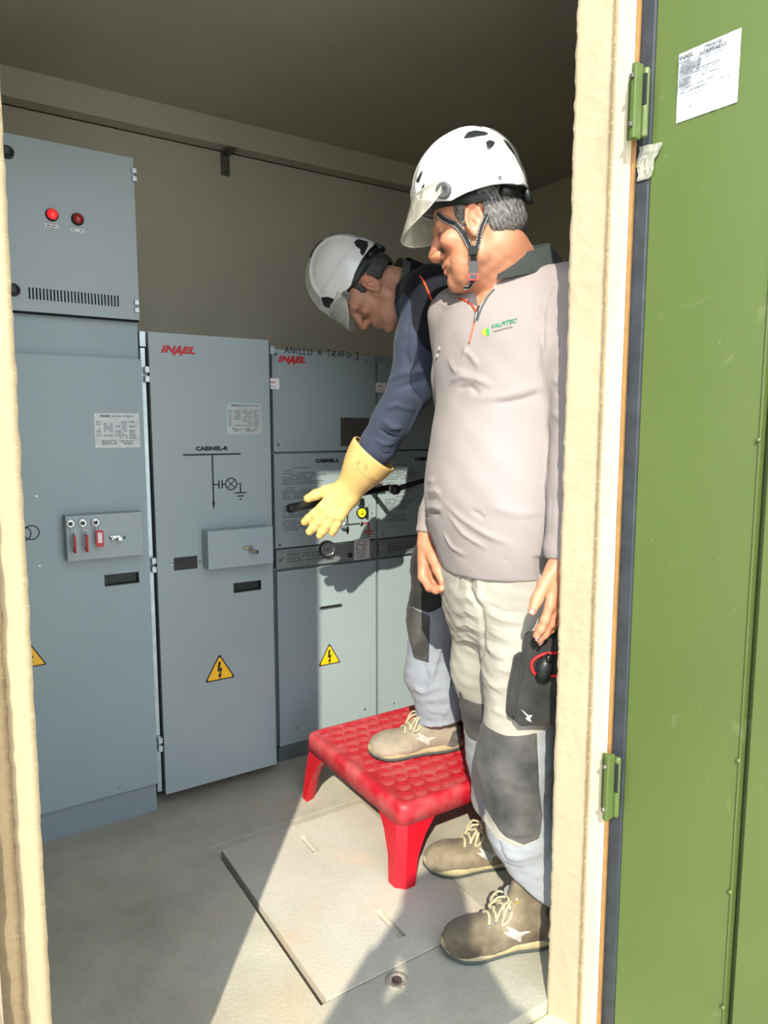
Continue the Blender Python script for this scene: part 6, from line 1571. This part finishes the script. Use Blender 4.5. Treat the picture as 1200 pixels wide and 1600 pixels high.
# insulating glove
M_glove = mat('yellow_latex', (.74, .51, .19), .42, noise=.05, nscale=14, sss=.15, bump=.10, bscale=60)
v = Vol((.82, 1.55, .85), (1.42, 2.24, 1.30), .0030)
hand_sdf(v, gW, gD, A(470, 745, 2.22)-gW, npv(FWD), [(8, 8, 6), (6, 7, 6), (6, 7, 6), (8, 8, 6)], 1.10, thumb=(.62, .52, .22), glove=.0042, spread=.135, fk=.005, joint=0, rad=1.03)
cE = A(582, 712, 2.205); gax = cE-gW; Lg = np.linalg.norm(gax); gax /= Lg; gv = npv(FWD)-gax*(npv(FWD)@gax); gv /= np.linalg.norm(gv); gu = np.cross(gv, gax)
v.loft([(gW-gax*.03, .046, .030), (gW+gax*.01, .042, .032), (gW+gax*Lg*.45, .055, .050), (gW+gax*Lg*.8, .070, .066), (gW+gax*Lg*1.25, .080, .076)], gu, .012)
ce = gW+gax*Lg*1.06; cn = gax+gu*.10
v.cut_local(ce, cn, .13)
v.loft([(gW+gax*Lg*.35, .044, .040), (gW+gax*Lg*.8, .0665, .0625), (gW+gax*Lg*1.4, .080, .076)], gu, .004, op='sub')
gl = v.mesh().keep_largest(); gl.compact(); gl.smooth(1); bg = gl.bvh(); FL = []
pk = lambda *pts: [pick(bg, x, y) for x, y in pts if pick(bg, x, y) is not None]
F([(510, 765), (522, 778), (540, 792)], .006, .0015); F([(520, 760), (540, 775), (556, 778)], .006, -.0015); folds(gl, FL)
glove = to_obj(SM(gl.P.copy(), gl.Q.copy()), 'glove', M_glove, man2); bg = gl.bvh(); glove['label'] = 'long pale yellow insulating glove'
rim_ = [ce+gu*.0765*cos(a)+gv*.0725*sin(a)-gax*.0-gax*(gu@cn/ (gax@cn))*.0765*cos(a) for a in np.linspace(0, 2*pi, 41)]
MB().tube(rim_, .0028, 8).build('rolled_rim', M_glove, glove, True)
pr = MB(); rnd = random.Random(8)
gr = (Vector(A(600, 745, 2.2))-Vector(A(556, 700, 2.2))).normalized(); gu2 = Vector(gax); gn = gr.cross(gu2).normalized()
if gn.dot(FWD) > 0: gn = -gn
base = pick(bg, 572, 735)
def gp(x, y):
    p = base+gr*x+gu2*y; h = bg.ray_cast(p+gn*.1, -gn); return (h[0] if h[0] else p)+gn*.0006
def gdash(x0, x1, y):
    a, b_ = gp(x0, y), gp(x1, y); pr.tube([a, b_], .0006, 4)
for r_ in range(5):
    for k in range(4):
        gdash(.022+k*.007, .022+k*.007+rnd.uniform(.003, .006), -.004-r_*.0042)
for r_ in range(4):
    gdash(-.038, -.038+rnd.uniform(.008, .014), .004-r_*.0040); gdash(-.010, -.010+rnd.uniform(.006, .012), .014-r_*.0045)
for k in range(9): gdash(-.030+k*.006, -.026+k*.006, -.016-.0*k); 
pr.build('fine_print', mat('glove_print', (.22, .15, .08), .7), glove)
# ================================================================== the person taking the picture, outside: their shadow falls across the threshold
man3 = empty('person', (-.20, -.27, -.22), 'person standing outside holding up a phone, seen only as a shadow on the floor', 'person')
f3, s3 = axes(57.2); g3 = -.22; B3 = V3(-.225, -.254, g3)
p3 = lambda f, s, z: B3+f3*f+s3*s+Zv*z
H3 = Frame(p3(.03, 0, 1.60), 57.2, 12)
torso3 = [(p3(0, 0, 1.40), .09, .065), (p3(0, 0, 1.34), .165, .09), (p3(.01, 0, 1.22), .165, .11), (p3(.01, 0, 1.06), .145, .105), (p3(.0, 0, .95), .165, .115)]
sh3 = (p3(0, .165, 1.36), p3(0, -.165, 1.36)); el3 = (p3(.10, .24, 1.15), p3(.10, -.24, 1.15)); wr3 = (p3(.25, .085, 1.37), p3(.25, -.085, 1.37))
hp3 = (p3(0, .085, .90), p3(0, -.085, .90)); kn3 = (p3(.02, .095, .50), p3(.02, -.095, .50)); an3 = (p3(0, .10, .10), p3(0, -.10, .10))
v = Vol(npv((-.80, -.85, -.22)), (.55, .45, 1.60), .0055)
build_body(v, H3, torso3, f3, s3, sh3, el3, wr3, hp3, kn3, an3, None, neck0=p3(-.01, 0, 1.44), toes=(f3, f3), sh_r=.046)
for k, sg in ((0, 1), (1, -1)): hand_sdf(v, wr3[k], f3*.25-s3*sg*.55+Zv*.8, Zv*.3+f3*-.6-s3*sg*.6, -s3*sg, [(50, 45, 25)]*4, .9)
b3 = v.mesh().keep_largest(); b3.compact(); col = skin_colours(b3.P, H3, (.52, .28, .18)); to_obj(SM(b3.P, b3.Q), 'body', M_skin, man3, col=col)
hair(H3, man3, hair_mat('brown_hair', (.03, .02, .015), (.12, .08, .05)), 21)
v = Vol(npv((-.80, -.85, .55)), (.45, .45, 1.30), .0065)
v.loft(torso3, s3, .02); v.cone(p3(-.01, 0, 1.40), p3(-.01, 0, 1.56), .062, .066, .01, 'sub')
for k in (0, 1): v.chain([sh3[k], el3[k]], [.062, .052], .03); v.chain([el3[k], wr3[k]], [.052, .038], .012); v.cut_local(wr3[k]-(wr3[k]-el3[k])*.04, wr3[k]-el3[k], .07)
v.cut_local(p3(0, 0, .93), (0, 0, -1), .25); c3 = v.mesh().keep_largest(); to_obj(c3, 'jacket', cloth_mat('charcoal_jacket', (.06, .06, .065)), man3)
v = Vol(npv((-.60, -.70, -.22)), (.25, .20, .85), .0065)
v.loft([(p3(0, 0, 1.0), .150, .105), (p3(0, 0, .90), .155, .11)], s3, .03)
for k in (0, 1): v.chain([hp3[k], kn3[k], an3[k]], [.088, .068, .060], .03); v.cut_local(an3[k]-Zv*.03, (0, 0, -1), .12)
c3 = v.mesh().keep_largest(); to_obj(c3, 'trousers', cloth_mat('dark_denim', (.05, .06, .09)), man3)
for k in (0, 1): shoe(man3, an3[k]-f3*.06-Zv*.1, f3, g3, M_suede, right=bool(k))
ph = empty('phone', (0, 0, 1.14), 'dark mobile phone held up in both hands outside the doorway', 'phone')
Mp = Matrix.Rotation(-YAW, 4, 'Z'); Mp.translation = (0, 0, 0)
MB().box(-.037, .037, -.030, -.022, 1.10, 1.245, bev=.003).build('case', M_dark, ph, M=Mp)
MB().box(-.034, .034, -.0308, -.0300, 1.106, 1.239).build('screen', mat('screen_glass', (.02, .02, .025), .08), ph, M=Mp)
MB().lathe((0, -.0222, 1.222), (0, 1, 0), [(.008, 0), (.008, .003), (.006, .0035), (0, .003)], 20).build('camera_lens', mat('lens_glass', (.01, .01, .012), .05), ph, M=Mp)
